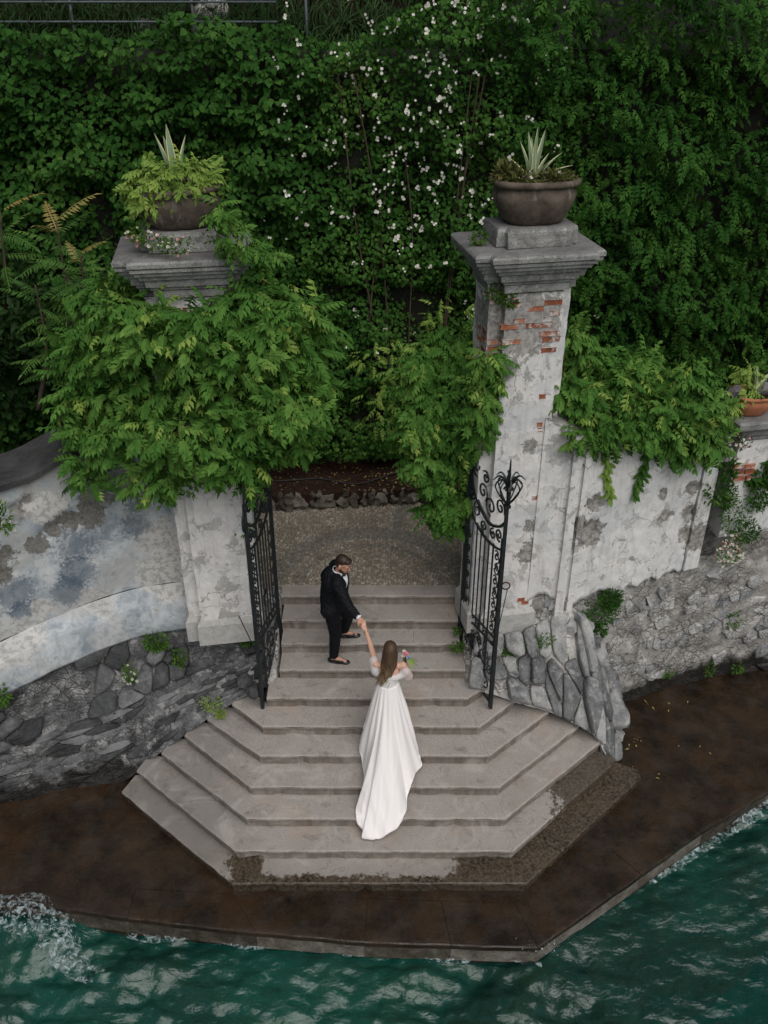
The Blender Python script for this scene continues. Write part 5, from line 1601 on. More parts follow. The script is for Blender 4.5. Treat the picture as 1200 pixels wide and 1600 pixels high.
# litter on the dark ground behind the left wall
def litter(name, label, regs, n, sc):
    P = []
    for (x0, y0, x1, y1, z) in regs:
        for _ in range(n // len(regs)):
            p = at(rnd.uniform(x0, x1), rnd.uniform(y0, y1), z=z); P.append((p.x, p.y, z + .006))
    P = np.array(P); a = rng.uniform(0, 6.28, len(P))
    tip = np.stack([np.cos(a), np.sin(a), rng.normal(0, .12, len(P))], 1)
    tag(scatter(name, LEAF_SLIM, P, frames(tip, np.tile([[0, 0, 1.]], (len(P), 1)) + rng.normal(0, .25, (len(P), 3))), rng.uniform(sc * .6, sc * 1.4, len(P)), M['litter']), label, 'leaves', None, 'stuff')
litter('fallen_leaves', 'scattered dry leaves on the dark soil behind the left garden wall', [(0, 560, 120, 690, 0)], 160, .05)
litter('fallen_leaves', 'scattered dry leaves on the red soil of the flower bed', [(430, 728, 640, 768, .28)], 120, .05)
litter('fallen_leaves', 'few yellow leaves fallen on the wet quay right of the boulders', [(1000, 1095, 1130, 1110, -1.975), (970, 1130, 1000, 1180, -1.975), (985, 1150, 1110, 1250, -1.975)], 21, .05)
litter('fallen_leaves', 'small yellow leaves fallen on the landing pebbles', [(440, 800, 700, 905, .02)], 90, .03)

# ------------------------------------------------------------------ agaves and pot planting
def agave(f, label, leaves, ctr=(0, 0, .38)):
    t = thing('agave', label, 'plant', f @ Vector(ctr))
    for (az, el, L, w) in leaves:
        az, el = R(az), R(el)
        d0 = Vector((math.cos(az) * math.cos(el), math.sin(az) * math.cos(el), math.sin(el)))
        s = Vector((-math.sin(az), math.cos(az), 0)); n_ = d0.cross(s) * -1
        w *= 1.1
        mb = MB(); ce = Vector(ctr); rows = []
        for k in range(9):
            q = k / 8
            c = ce + d0 * L * q + n_ * (-.0) + Vector((0, 0, -.25 * L * q * q * math.cos(el)))
            ww = w * (.75 + .6 * q) * max(0.02, (1 - q ** 2.2)) 
            rows.append([f @ (c - s * ww + n_ * ww * -.35), f @ (c - s * ww * .72 + n_ * ww * -.1), f @ c, f @ (c + s * ww * .72 + n_ * ww * -.1), f @ (c + s * ww + n_ * ww * -.35)])
        mb.grid(rows)
        for i in range(len(mb.mi)): mb.mi[i] = 1 if i % 4 in (0, 3) else 0
        me = mb.mesh('leaf', True); me.materials.append(M['agave']); me.materials.append(M['agavee'])
        link('leaf', me, None, t)
agave(fuR, 'pale striped agave rising from the planter on the bare pillar', [(110, 76, .56, .030), (80, 86, .46, .024), (40, 72, .60, .032), (60, 84, .58, .026), (-8, 34, .52, .032), (170, 24, .50, .026), (200, 10, .40, .02), (-30, 8, .36, .024), (20, 60, .4, .03), (125, 66, .5, .03), (5, 50, .5, .03), (150, 48, .46, .03), (-60, 55, .4, .03), (90, 74, .5, .028)], (-.03, 0, .40))
agave(fuL, 'grey-green agave tips standing out of the creeper on the wisteria-covered pillar', [(100, 84, .66, .045), (150, 74, .62, .042), (35, 70, .60, .04), (170, 52, .52, .03), (-5, 20, .5, .04), (130, 80, .56, .04)], (0, 0, .38))
agave(fuP, 'small agave in the terracotta bowl with blades leaning right', [(100, 78, .40, .03), (70, 66, .42, .034), (30, 48, .42, .032), (-5, 32, .46, .034), (150, 60, .34, .03), (10, 60, .36, .03)], (.04, 0, .24))
lump(fuP @ Vector((-.30, -.05, .30)), (.10, .10, .12), M['stone'], None, 'rock')
tag(bpy.context.scene.objects['rock'], 'lump of purplish grey rock left of the small agave pot', 'rock')
lump(fuP @ Vector((.18, .05, .30)), (.08, .09, .09), M['stone'], None, 'rock')
tag(bpy.context.scene.objects['rock.001'], 'lump of grey rock inside the terracotta bowl, right of the agave', 'rock')

BUSH = LEAF_SLIM
DAISY = None
def daisy_mesh(mat, r):
    mb = MB()
    for k in range(7):
        a = 2 * math.pi * k / 7; b = a + .6
        mb.add([(0, 0, 0), (r * math.cos(a - .25), r * math.sin(a - .25), .002), (r * 1.1 * math.cos(a), r * 1.1 * math.sin(a), .003), (r * math.cos(a + .25), r * math.sin(a + .25), .002)], [(0, 1, 2, 3)], 0)
    mb.add([(.3 * r * math.cos(k), .3 * r * math.sin(k), .005) for k in (0, 1.25, 2.5, 3.75, 5)], [(0, 1, 2, 3, 4)], 1)
    me = mb.mesh('flower'); me.materials.append(mat); me.materials.append(M['ypet']); return me
DW, DP = daisy_mesh(M['petal'], .016), daisy_mesh(M['pink'], .015)
def tuft(name, label, cat, blobs, n, size, mat=None, flowers=0, pinkf=0, tm=LEAF_SLIM, group=None, upv=.5):
    """fine-leaved cushion growing out of a joint"""
    mat = mat or M['tuft']
    P, N = [], []
    for (c, r) in blobs:
        k = n // len(blobs)
        d = rand_dirs(k); d[:, 1] = -np.abs(d[:, 1]) * .9 + .1
        rad = rng.random(k) ** .4
        P.append(np.array(c) + d * np.array(r) * rad[:, None]); N.append(d)
    P, N = np.concatenate(P), np.concatenate(N)
    t = thing(name, label, cat, tuple(blobs[0][0]), group)
    tip = N + np.array([0, -.25, upv]) + rng.normal(0, .5, N.shape)
    nor = N * .4 + np.array([0, -.4, .8]) + rng.normal(0, .5, N.shape)
    tag(scatter('foliage', tm, P, frames(tip, nor), rng.uniform(size * .6, size * 1.3, len(P)), mat, t), kind='stuff')
    for q in range(flowers + pinkf):
        i = rnd.randrange(len(P))
        f = frames(np.array([[1., 0, rnd.uniform(-.3, .3)]]), (N[i] * .6 + np.array([rnd.uniform(-.4, .4), -.6, .6]))[None])[0]
        p = P[i] + N[i] * .03
        k = rnd.uniform(.8, 1.3)
        place('flower', DW if q < flowers else DP, Matrix([[f[r][0] * k, f[r][1] * k, f[r][2] * k, p[r]] for r in range(3)] + [[0, 0, 0, 1]]), t)
    return t
G = 'small plants rooted in the joints of the walls'
tuft('wall_plant', 'green weed on the dark rubble just below the plinth band, left of the groom', 'plant', [B(245, 1003, 9.72, .17, .1, .15)], 260, .07)
tuft('wall_plant', 'green weed hanging on the dark rubble, lower right of its neighbour below the plinth', 'plant', [B(280, 1030, 9.66, .12, .08, .20)], 260, .06)
tuft('wall_plant', 'little white-flowered daisy cushion on the dark left rubble', 'plant', [B(203, 1052, 9.45, .10, .07, .18)], 200, .045, None, 12)
tuft('wall_plant', 'bright green moss-like cushion beside the top of the left step ends', 'plant', [B(330, 1098, 9.22, .15, .10, .17), B(345, 1115, 9.15, .08, .06, .08)], 420, .035, M['lime'])
tuft('wall_plant', 'tuft of weed at the foot of the left gate leaf and base block', 'plant', [B(388, 1000, 9.75, .12, .08, .08)], 150, .06)
tuft('wall_plant', 'weed at the far left edge on the blue plaster wall', 'plant', [B(6, 810, 9.0, .10, .1, .22)], 180, .06, None, 5)
tuft('wall_plant', 'thin grass at the far left edge under the plinth band', 'plant', [B(4, 1085, 8.75, .08, .08, .2)], 90, .08)
tuft('wall_plant', 'few leaves of the wisteria shoot by the left gate latch', 'plant', [B(375, 825, 9.75, .1, .06, .12)], 60, .09, M['wist'])
tuft('wall_bush', 'round deep green bush growing out of the pale right rubble', 'bush', [B(938, 955, 10.0, .27, .2, .27), B(925, 985, 9.95, .2, .16, .16), B(955, 935, 10.05, .14, .14, .2)], 1500, .055, M['spray'])
tuft('wall_plant', 'green weed along the ledge under the bare pillar base', 'plant', [B(820, 1012, 9.62, .20, .08, .09), B(848, 1002, 9.66, .15, .09, .14), B(795, 1018, 9.6, .1, .07, .06)], 480, .05)
tuft('wall_plant', 'green weed over a rusty orange clump at the head of the boulders', 'plant', [B(888, 1035, 9.62, .10, .08, .18)], 230, .05)
tuft('wall_plant', 'rusty orange dried cushion among the boulders', 'plant', [B(872, 1010, 9.68, .10, .08, .10)], 260, .035, M['sumact'])
tuft('wall_bush', 'fine-leaved green bush hanging on the pale masonry under the right pier', 'bush', [B(1150, 805, 10.72, .24, .18, .28), B(1165, 830, 10.7, .2, .16, .2), B(1135, 775, 10.75, .16, .15, .2)], 1300, .05, M['spray'])
tuft('daisy_bush', 'hanging cushion of small cream daisies under the fine-leaved bush', 'bush', [B(1140, 860, 10.62, .20, .13, .26)], 700, .035, M['tuft'], 60, 25)
tuft('wall_bush', 'broad-leaved seedling hanging below the brick of the right pier', 'bush', [B(1120, 770, 10.6, .18, .12, .20), B(1135, 735, 10.65, .12, .1, .15)], 130, .11, M['spray'])
tuft('daisy_bush', 'band of small white and pink daisies under the wisteria by the pot pier', 'bush', [B(1105, 690, 10.5, .28, .14, .14), B(1150, 690, 10.6, .22, .14, .12)], 600, .04, M['shrub'], 34, 26)
tuft('wall_bush', 'dark green bush at the right photo edge beside the pier', 'bush', [B(1192, 765, 10.8, .2, .2, .36)], 500, .07, M['spray'])
for lab, px, py, y, s in (('small weed low on the pale right rubble, nearest the boulders', 1043, 1050, 10.62, .09), ('small weed low on the pale right rubble, between its two neighbours', 1108, 1046, 10.85, .08), ('small weed low on the pale right rubble, nearest the photo edge', 1152, 1045, 11.0, .09), ('sparse brownish weed in a crack of the right masonry', 1145, 970, 10.95, .12)):
    tuft('wall_plant', lab, 'plant', [B(px, py, y, s, .06, s * 1.6)], 70, .06, M['tuft'])
tuft('wall_plant', 'upper of two weeds at the step ends inside the right gate leaf', 'plant', [B(714, 985, 10.0, .06, .06, .06)], 90, .045)
tuft('wall_plant', 'lower of two weeds at the step ends inside the right gate leaf', 'plant', [B(715, 1010, 9.8, .09, .07, .10)], 170, .05)
tuft('wall_plant', 'ferny tuft with orange tinges hanging below the cap of the bare pillar', 'plant', [B(775, 452, 9.86, .14, .1, .14), B(795, 468, 9.8, .11, .08, .10)], 420, .05, M['tuft'], 0, 6)
tuft('daisy_bush', 'mixed daisies flowering on the cap of the wisteria-covered pillar', 'bush', [B(240, 378, 9.5, .22, .14, .08), B(275, 385, 9.4, .20, .10, .09), B(215, 365, 9.6, .10, .08, .08)], 560, .045, M['tuft'], 26, 14)
tuft('daisy_bush', 'pink and white daisies around the agave in the planter on the bare pillar', 'bush', [(fuR @ Vector((-.22, -.05, .46)), (.22, .22, .10)), (fuR @ Vector((.2, -.08, .45)), (.20, .2, .08)), (fuR @ Vector((-.34, 0, .50)), (.12, .12, .12))], 1300, .075, M['drygrass'], 14, 28)
tuft('wall_plant', 'dry grass tuft on the cap left of the planter block of the bare pillar', 'plant', [B(748, 372, 9.95, .10, .1, .07)], 160, .05, M['tuft'])
vine('creeper', 'yellow-green creeper filling the planter of the wisteria-covered pillar', 'creeper', [(fuL @ Vector((-.22, -.05, .46)), (.26, .24, .17)), (fuL @ Vector((.05, -.1, .50)), (.28, .24, .18)), (fuL @ Vector((.22, 0, .46)), (.2, .2, .15)), (fuL @ Vector((-.35, -.1, .38)), (.14, .16, .14))],
     WT[:2], 230, M['lime'], (.45, .75), 60)
vine('creeper', 'creeper strand trailing from the planter down over the left cap', 'creeper', [B(345, 335, 9.45, .10, .08, .16), B(355, 368, 9.4, .12, .08, .14), B(385, 385, 9.5, .16, .1, .07), B(412, 395, 9.6, .10, .08, .09)],
     WT[:2], 330, M['wist'], (.45, .7), 60)
vine('creeper', 'yellow-green creeper spilling from the terracotta bowl', 'creeper', [(fuP @ Vector((-.14, -.02, .33)), (.12, .12, .08)), (fuP @ Vector((-.08, .08, .52)), (.08, .08, .14)), (fuP @ Vector((-.36, -.1, .06)), (.14, .12, .12))], WT[:2], 330, M['lime'], (.4, .6), 40)
vine('creeper', 'light yellowish creeper straggling over the ivy left of the hanging wisteria clump', 'creeper', [B(610, 560, 12.2, .5, .3, .35), B(630, 600, 12.0, .3, .3, .5), B(700, 500, 12.5, .4, .3, .3), B(590, 640, 13.0, .3, .3, .4)], WT[:2], 26, M['lime'], (.4, .7), 0)
vine('creeper', 'green undergrowth at the foot of the ivy behind the flower bed', 'creeper', [B(450, 700, 13.7, .5, .3, .3), B(540, 690, 13.9, .6, .3, .35), B(620, 680, 13.9, .5, .3, .4), B(490, 660, 14.0, .6, .3, .4)], [LEAF_IVY], 260, M['spray'], (.05, .09), 0)

# ------------------------------------------------------------------ people
def soft_mesh(name, parts, voxel, smooth=4):
    """one continuous surface grown from tapered limbs ('c', p0, r0, p1, r1) and ellipsoids ('e', centre, radii, frame)"""
    bm = bmesh.new()
    def ell(c, r, fr=None):
        g = bmesh.ops.create_icosphere(bm, subdivisions=3, radius=1)
        for v in g['verts']:
            q = Vector((v.co.x * r[0], v.co.y * r[1], v.co.z * r[2]))
            v.co = (fr @ q if fr else q) + Vector(c)
    for p in parts:
        if p[0] == 'e': ell(*p[1:])
        else:
            _, a, ra, b, rb = p
            a, b = Vector(a), Vector(b)
            ell(a, (ra,) * 3); ell(b, (rb,) * 3)
            d = b - a
            if d.length < 1e-5: continue
            q = d.to_track_quat('Z', 'Y').to_matrix()
            n = 14; ring = []
            for (c, r) in ((a, ra), (b, rb)):
                ring.append([bm.verts.new(c + q @ Vector((r * math.cos(2 * math.pi * k / n), r * math.sin(2 * math.pi * k / n), 0))) for k in range(n)])
            for k in range(n): bm.faces.new((ring[0][k], ring[0][(k + 1) % n], ring[1][(k + 1) % n], ring[1][k]))
            bm.faces.new(ring[0][::-1]); bm.faces.new(ring[1])
    me = bpy.data.meshes.new(name + '_raw'); bm.to_mesh(me); bm.free()
    o = bpy.data.objects.new(name + '_raw', me); COL.objects.link(o)
    m = o.modifiers.new('r', 'REMESH'); m.mode = 'VOXEL'; m.voxel_size = voxel
    s = o.modifiers.new('s', 'SMOOTH'); s.factor = .5; s.iterations = smooth
    dg = bpy.context.evaluated_depsgraph_get()
    out = bpy.data.meshes.new_from_object(o.evaluated_get(dg))
    bpy.data.objects.remove(o); bpy.data.meshes.remove(me)
    out.name = name
    out.materials.clear()
    out.polygons.foreach_set('use_smooth', [True] * len(out.polygons))
    return out
V = Vector
def chain(pts):
    return [('c', pts[i][0], pts[i][1], pts[i + 1][0], pts[i + 1][1]) for i in range(len(pts) - 1)]
def head_parts(c, f, s=1.0):
    """skull, jaw, nose, ears round centre c looking along f"""
    f = V(f).normalized(); r = f.cross(V((0, 0, 1))).normalized(); u = r.cross(f)
    fr = Matrix((r, f, u)).transposed()
    E = lambda x, y, z, a, b, d: ('e', V(c) + (r * x + f * y + u * z) * s, (a * s, b * s, d * s), fr)
    return fr, [E(0, -.012, .035, .074, .094, .088), E(0, .025, -.03, .060, .068, .085), E(0, .058, -.082, .034, .032, .028), E(0, .096, -.018, .012, .016, .026), E(0, .104, -.034, .013, .012, .010),
                E(.032, .078, .022, .026, .014, .010), E(-.032, .078, .022, .026, .014, .010), E(.078, -.005, -.012, .010, .022, .032), E(-.078, -.005, -.012, .010, .022, .032), E(0, .084, -.058, .026, .012, .010)]
def hand_parts(w, d, nrm, s=1.0, curl=.6):
    """palm and five bent fingers from wrist w, pointing along d, palm facing nrm"""
    d = V(d).normalized(); nrm = (V(nrm) - d * V(nrm).dot(d)).normalized(); side = d.cross(nrm)
    out = [('e', V(w) + d * .045 * s, (.038 * s, .046 * s, .017 * s), Matrix((side, d, nrm)).transposed()), ('c', w, .025 * s, V(w) + d * .03 * s, .026 * s)]
    for x, L in ((-.028, .070), (-.010, .080), (.010, .076), (.027, .058)):
        a = V(w) + (d * .082 + side * x) * s
        b = a + (d * math.cos(curl * .6) + nrm * math.sin(curl * .6)) * L * .5 * s
        e = b + (d * math.cos(curl * 1.6) + nrm * math.sin(curl * 1.6)) * L * .5 * s
        out += [('c', a - d * .02 * s, .0095 * s, b, .0088 * s), ('c', b, .0088 * s, e, .0075 * s)]
    a = V(w) + (d * .025 - side * .03) * s
    b = a + (d * .030 - side * .022 + nrm * .012) * s
    out += [('c', a, .013 * s, b, .0105 * s), ('c', b, .0105 * s, b + (d * .028 + nrm * .012 - side * .002) * s, .0085 * s)]
    return out

# ---- groom: stands across two steps, turned to the bride, right arm held down to her
gf = V((.93, -.36, 0)).normalized()
groom = thing('person', 'bearded man in dark navy suit and loafers reaching down to take a hand', 'person', (-.62, 9.80, -.54))
ankR, ankL = V((-.70, 9.69, -.45)), V((-.56, 10.02, -.27))
kneR, kneL = V((-.665, 9.68, -.02)), V((-.50, 9.93, .10))
hipR, hipL = V((-.70, 9.64, .40)), V((-.64, 9.84, .40))
pel, wai, che = V((-.68, 9.75, .44)), V((-.70, 9.745, .62)), V((-.665, 9.735, .82))
shR, shL = V((-.605, 9.525, .925)), V((-.655, 9.93, .935))
nek, hd = V((-.605, 9.715, 1.00)), V((-.535, 9.68, 1.125))
elR, wrR = V((-.46, 9.37, .66)), V((-.325, 9.27, .565))
elL, wrL = V((-.55, 10.03, .64)), V((-.56, 9.92, .44))
hfr, hp = head_parts(hd, (.80, -.42, -.38), 1.06)
handd = V((-.27, 9.215, .515)) - wrR
body = hp + [('c', nek + V((0, 0, -.03)), .062, hd + V((-.02, .01, -.05)), .060)]
body += chain([(pel, .13), (wai, .125), (che, .14), (nek + V((0, 0, -.06)), .08)]) + [('c', shR, .06, shL, .06)]
body += chain([(shR, .058), (elR, .043), (wrR, .028)]) + hand_parts(wrR, handd, (.2, .2, -1), 1.05, .9)
body += chain([(shL, .058), (elL, .043), (wrL, .028)]) + hand_parts(wrL, (-.2, -.4, -.8), (0, -1, 0), .9, .8)
body += chain([(hipR, .095), (kneR, .060), (ankR, .038)]) + chain([(hipL, .095), (kneL, .060), (ankL, .038)])
body += [('c', ankR, .036, ankR + V((.16, -.03, -.055)), .028), ('c', ankL, .036, ankL + V((.16, .01, -.055)), .028)]
link('body', soft_mesh('body', body, .0065), M['skin'], groom)
jk = chain([(hipR + V((-.03, 0, .00)), .125), (pel + V((-.02, -.01, .05)), .16), (wai, .155), (che, .165), (che + V((-.01, 0, .08)), .14), (nek + V((-.03, 0, -.055)), .085)]) + [('c', shR, .082, shL, .082), ('c', che + V((-.03, .07, .02)), .15, che + V((-.0, -.07, .02)), .15)]
jk += [('c', hipL + V((-.03, 0, -.0)), .12, pel + V((-.02, .02, .05)), .15)]
jk += chain([(shR + V((0, 0, -.01)), .082), (elR, .066), (wrR.lerp(elR, .22), .050)]) + chain([(shL, .082), (elL, .070), (wrL, .062), (wrL + V((.03, -.03, -.05)), .062)])
jk += chain([(che + gf * .06 + V((0, 0, .06)), .09), (wai + gf * .05, .12), (pel + gf * .05, .12)])
def creases(me, amp, fx=9, fz=16, seed=0):
    me.update()
    co = np.empty(len(me.vertices) * 3); me.vertices.foreach_get('co', co); co = co.reshape(-1, 3)
    no = np.empty(len(me.vertices) * 3); me.vertices.foreach_get('normal', no); no = no.reshape(-1, 3)
    k = np.array([noise.fractal(Vector((c[0] * fx, c[1] * fx, c[2] * fz + c[0] * 9 + seed)), 1, 2, 3) for c in co])
    k = np.clip(1 - np.abs(k) * 2.6, 0, 1) ** 2
    co += no * (amp * (.5 - k))[:, None]
    me.vertices.foreach_set('co', co.ravel()); me.update()
    return me
link('jacket', creases(soft_mesh('jacket', jk, .009, 5), .012), M['suit'], groom)
tr = chain([(hipR + V((0, 0, .02)), .115), (kneR, .082), (ankR + V((0, 0, .05)), .062)]) + chain([(hipL + V((0, 0, .02)), .115), (kneL, .082), (ankL + V((0, 0, .05)), .062)])
link('trousers', creases(soft_mesh('trousers', tr, .009, 3), .011, 10, 18, 5), M['suit'], groom)
# collar, shirt front, bow tie, cuff
fr3 = V((hfr.col[1].x, hfr.col[1].y, 0)).normalized(); rt3 = fr3.cross(V((0, 0, 1)))
mb = MB()
nc_ = nek + V((.005, -.003, .0))
mb.grid([[nc_ + (fr3 * math.cos(a) + rt3 * math.sin(a)) * r + V((0, 0, z - .02 * math.cos(a))) for a in [2 * math.pi * k / 24 for k in range(24)]] for r, z in ((.082, -.02), (.077, .012), (.073, .030), (.067, .028), (.064, 0))], 0, True)
mb.build('collar', M['shirt'], groom, True)
mb = MB()
c0 = nek + fr3 * .075 + V((0, 0, -.02)); c1 = che + gf * .165 + V((.0, 0, -.06))
rows = []
for k in range(8):
    q = k / 7
    p = c0.lerp(c1, q) + gf * (.035 * math.sin(math.pi * q) + .012)
    w = .052 * (1 - q) + .006
    rows.append([p - rt3 * w - fr3 * .012, p, p + rt3 * w - fr3 * .012])
mb.grid(rows); mb.build('shirt_front', M['shirt'], groom, True)
for sg in (-1, 1):
    mb = MB(); rows = []
    for k in range(8):
        q = k / 7
        p = c0.lerp(c1, q) + gf * (.035 * math.sin(math.pi * q) + .018)
        w = .052 * (1 - q) + .006; lw = .030 * math.sin(math.pi * min(1, q * 1.1 + .12)) + .006
        rows.append([p + rt3 * sg * w - fr3 * .010, p + rt3 * sg * (w + lw) - fr3 * .020, p + rt3 * sg * (w + lw) - fr3 * .035])
    mb.grid(rows); mb.build('lapel', M['suit'], groom, True)
tie = [('e', c0 + fr3 * .03 + V((0, 0, -.005)), (.012, .012, .013)), ('e', c0 + fr3 * .03 + rt3 * .028, (.026, .016, .018)), ('e', c0 + fr3 * .03 - rt3 * .028, (.026, .016, .018))]
link('bow_tie', soft_mesh('bow_tie', tie, .006, 1), M['shoe'], groom)
mb = MB(); dw = (wrR - elR).normalized(); mb.tube([wrR.lerp(elR, .24), wrR.lerp(elR, .04), wrR + dw * .004, wrR], [.044, .042, .040, .032], 14); mb.build('cuff', M['shirt'], groom, True)
# hair, beard, eyes, brows
def on_head(c, fr, s, x, y, z): return c + (fr.col[0] * x + fr.col[1] * y + fr.col[2] * z) * s
H = lambda x, y, z: on_head(hd, hfr, 1.06, x, y, z)
hr = [('e', H(0, -.022, .053), (.081, .100, .083), hfr), ('e', H(0, -.040, .005), (.078, .072, .074), hfr), ('e', H(0, .044, .092), (.062, .048, .036), hfr)]
link('hair', soft_mesh('hair', hr, .008, 1), M['hairm'], groom)
bd_ = [('e', H(0, .048, -.085), (.046, .044, .036), hfr), ('e', H(.045, .022, -.062), (.022, .042, .036), hfr), ('e', H(-.045, .022, -.062), (.022, .042, .036), hfr), ('e', H(0, .092, -.048), (.026, .012, .007), hfr), ('e', H(.062, -.002, -.02), (.014, .018, .04), hfr), ('e', H(-.062, -.002, -.02), (.014, .018, .04), hfr)]
link('beard', soft_mesh('beard', bd_, .006, 1), M['beard'], groom)
for sg in (-1, 1):
    link('eye', soft_mesh('eye', [('e', H(.031 * sg, .086, .006), (.012, .007, .006), hfr)], .003, 1), M['eye'], groom)
    link('eyebrow', soft_mesh('eyebrow', [('c', H(.016 * sg, .094, .026), .005, H(.048 * sg, .082, .028), .004)], .003, 1), M['hairm'], groom)
link('mouth', soft_mesh('mouth', [('c', H(-.018, .094, -.058), .005, H(.018, .094, -.058), .005)], .003, 1), M['lip'], groom)
for an, ya, zz in ((ankR, -.16, -.54), (ankL, .05, -.36)):
    d = V((math.cos(ya), math.sin(ya), 0)); s_ = V((-d.y, d.x, 0)); q = Matrix((d, s_, V((0, 0, 1)))).transposed()
    b = V((an.x, an.y, zz))
    sp = [('e', b - d * .035 + V((0, 0, .042)), (.055, .043, .045), q), ('e', b + d * .085 + V((0, 0, .040)), (.085, .047, .042), q), ('e', b + d * .16 + V((0, 0, .026)), (.07, .046, .027), q), ('e', b + d * .06 + V((0, 0, .014)), (.15, .044, .014), q)]
    sh_ = link('loafer', soft_mesh('loafer', sp, .007, 2), M['shoe'], groom)
    mb = MB(); mb.tube([b + d * .095 - s_ * .035 + V((0, 0, .060)), b + d * .10 + V((0, 0, .071)), b + d * .095 + s_ * .035 + V((0, 0, .060))], .006, 5); o = mb.build('buckle', M['silver'], groom, True)

# ---- bride: seen from behind, left arm up to him, bouquet in her right hand
bride = thing('person', 'bride with long brown hair in an off-shoulder white gown with a long train', 'person', (.05, 8.62, -1.08))
bp, bw, bc = V((.05, 8.62, -.16)), V((.05, 8.615, .04)), V((.065, 8.62, .22))
bsL, bsR = V((-.105, 8.625, .335)), V((.235, 8.615, .33))
bn, bh = V((.07, 8.635, .40)), V((.075, 8.665, .545))
beL, bwL = V((-.165, 8.88, .395)), V((-.235, 9.12, .475))
beR, bwR = V((.325, 8.66, .10)), V((.275, 8.86, .16))
bfr, bhp = head_parts(bh, (-.18, .95, .08), .98)
bd2 = bhp + [('c', bn + V((0, 0, -.02)), .046, bh + V((0, -.01, -.06)), .048)]
bd2 += chain([(bp, .135), (bw, .105), (bc, .118), (bn + V((0, 0, -.06)), .07)]) + [('c', bsL + V((.01, 0, -.01)), .045, bsR + V((-.01, 0, -.01)), .045), ('e', bc + V((0, .01, .03)), (.14, .085, .10))]
bd2 += chain([(bsL, .047), (beL, .035), (bwL, .023)]) + hand_parts(bwL, V((-.275, 9.225, .525)) - bwL, (.3, 0, .9), .9, .7)
bd2 += chain([(bsR, .047), (beR, .036), (bwR, .023)]) + hand_parts(bwR, (-.05, .5, .3), (-1, 0, .3), .9, 1.2)
bd2 += chain([(bp + V((-.08, 0, -.06)), .085), (bp + V((-.08, .03, -.45)), .055), (bp + V((-.08, 0, -.86)), .036)]) + chain([(bp + V((.08, 0, -.06)), .085), (bp + V((.08, .03, -.45)), .055), (bp + V((.08, 0, -.86)), .036)])
link('body', soft_mesh('body', bd2, .0065), M['skinb'], bride)
B2 = lambda x, y, z: on_head(bh, bfr, .98, x, y, z)
for sg in (-1, 1): link('eye', soft_mesh('eye', [('e', B2(.031 * sg, .086, .006), (.012, .007, .006), bfr)], .003, 1), M['eye'], bride)
link('mouth', soft_mesh('mouth', [('c', B2(-.017, .094, -.058), .006, B2(.017, .094, -.058), .006)], .003, 1), M['lip'], bride)
# hair: a smooth cap and many strands blown towards the left
hs = [('e', B2(0, -.022, .042), (.086, .102, .094), bfr), ('e', B2(0, -.055, -.03), (.085, .07, .10), bfr)]
hs += chain([(bh + V((0, -.05, .02)), .088), (bh + V((-.01, -.10, -.12)), .080), (bh + V((-.03, -.13, -.24)), .064), (bh + V((-.07, -.145, -.36)), .040), (bh + V((-.115, -.15, -.47)), .012)])
hs += chain([(bh + V((-.03, -.06, -.02)), .07), (bh + V((-.07, -.105, -.16)), .05), (bh + V((-.085, -.13, -.28)), .028)]) + chain([(bh + V((.03, -.06, -.02)), .07), (bh + V((.035, -.105, -.16)), .055), (bh + V((-.0, -.14, -.30)), .030)])
hair = link('hair', soft_mesh('hair', hs, .009, 3), M['hairb'], bride)
mb = MB()
for k in range(90):
    a = rnd.uniform(-1.25, 1.25)
    s0 = bh + V((math.sin(a) * .075, -.02 - math.cos(a) * .085, rnd.uniform(.0, .09)))
    e = bh + V((-.10 + .075 * math.sin(a) + rnd.uniform(-.03, .03), -.15 + rnd.uniform(-.03, .03), -.33 - rnd.uniform(0, .15)))
    m1 = bh + V((math.sin(a) * .095 - .01, -.105 - .045 * math.cos(a), -.10)); m2 = bh + V((math.sin(a) * .085 - .035, -.145 - .035 * math.cos(a), -.22))
    L = catmull([s0, m1, m2, e], 12)
    mb.tube(L, [.006 * (1 - .6 * i / 11) for i in range(12)], 4, 0, False)
mb.build('strands', M['hairb'], hair, True)
# gown
def stair_z(y):
    k = math.ceil((10.52 - y) / .347 - 1e-6)
    return -.18 * max(0, k)
def cloth_z(y): return max(stair_z(y), stair_z(y - .02), stair_z(y + .02), -.18 * (10.52 - y) / .347 - .055) + .026
def on_stairs(px, py):
    y = 9.2
    while y > 6.5:
        p = at(px, py, y=y)
        if p.z <= cloth_z(y): pass
        else: break
        y -= .005
    # the ray enters the cloth surface at the first depth (from the camera) where it lies below it
    lo = 6.0
    while lo < 10:
        p = at(px, py, y=lo)
        if p.z <= cloth_z(lo): return V((p.x, lo, cloth_z(lo)))
        lo += .005
    return at(px, py, y=8)
hem_px = [(564, 1150), (562, 1175), (567, 1200), (569, 1220), (563, 1245), (556, 1265), (557, 1287), (567, 1300), (565, 1311), (582, 1314), (605, 1307), (625, 1290), (635, 1268), (637, 1245), (643, 1228), (650, 1208), (660, 1196), (655, 1178), (646, 1155)]
hem = [on_stairs(*p) for p in hem_px]
hem = hem + [V((.40, 8.72, -1.06)), V((.30, 8.9, -1.06)), V((.06, 8.98, -1.0)), V((-.2, 8.9, -1.06)), V((-.28, 8.74, -1.06))]
hl = hem + [hem[0]]
HN = 220
seg = [0]
for i in range(len(hl) - 1): seg.append(seg[-1] + (hl[i + 1] - hl[i]).length)
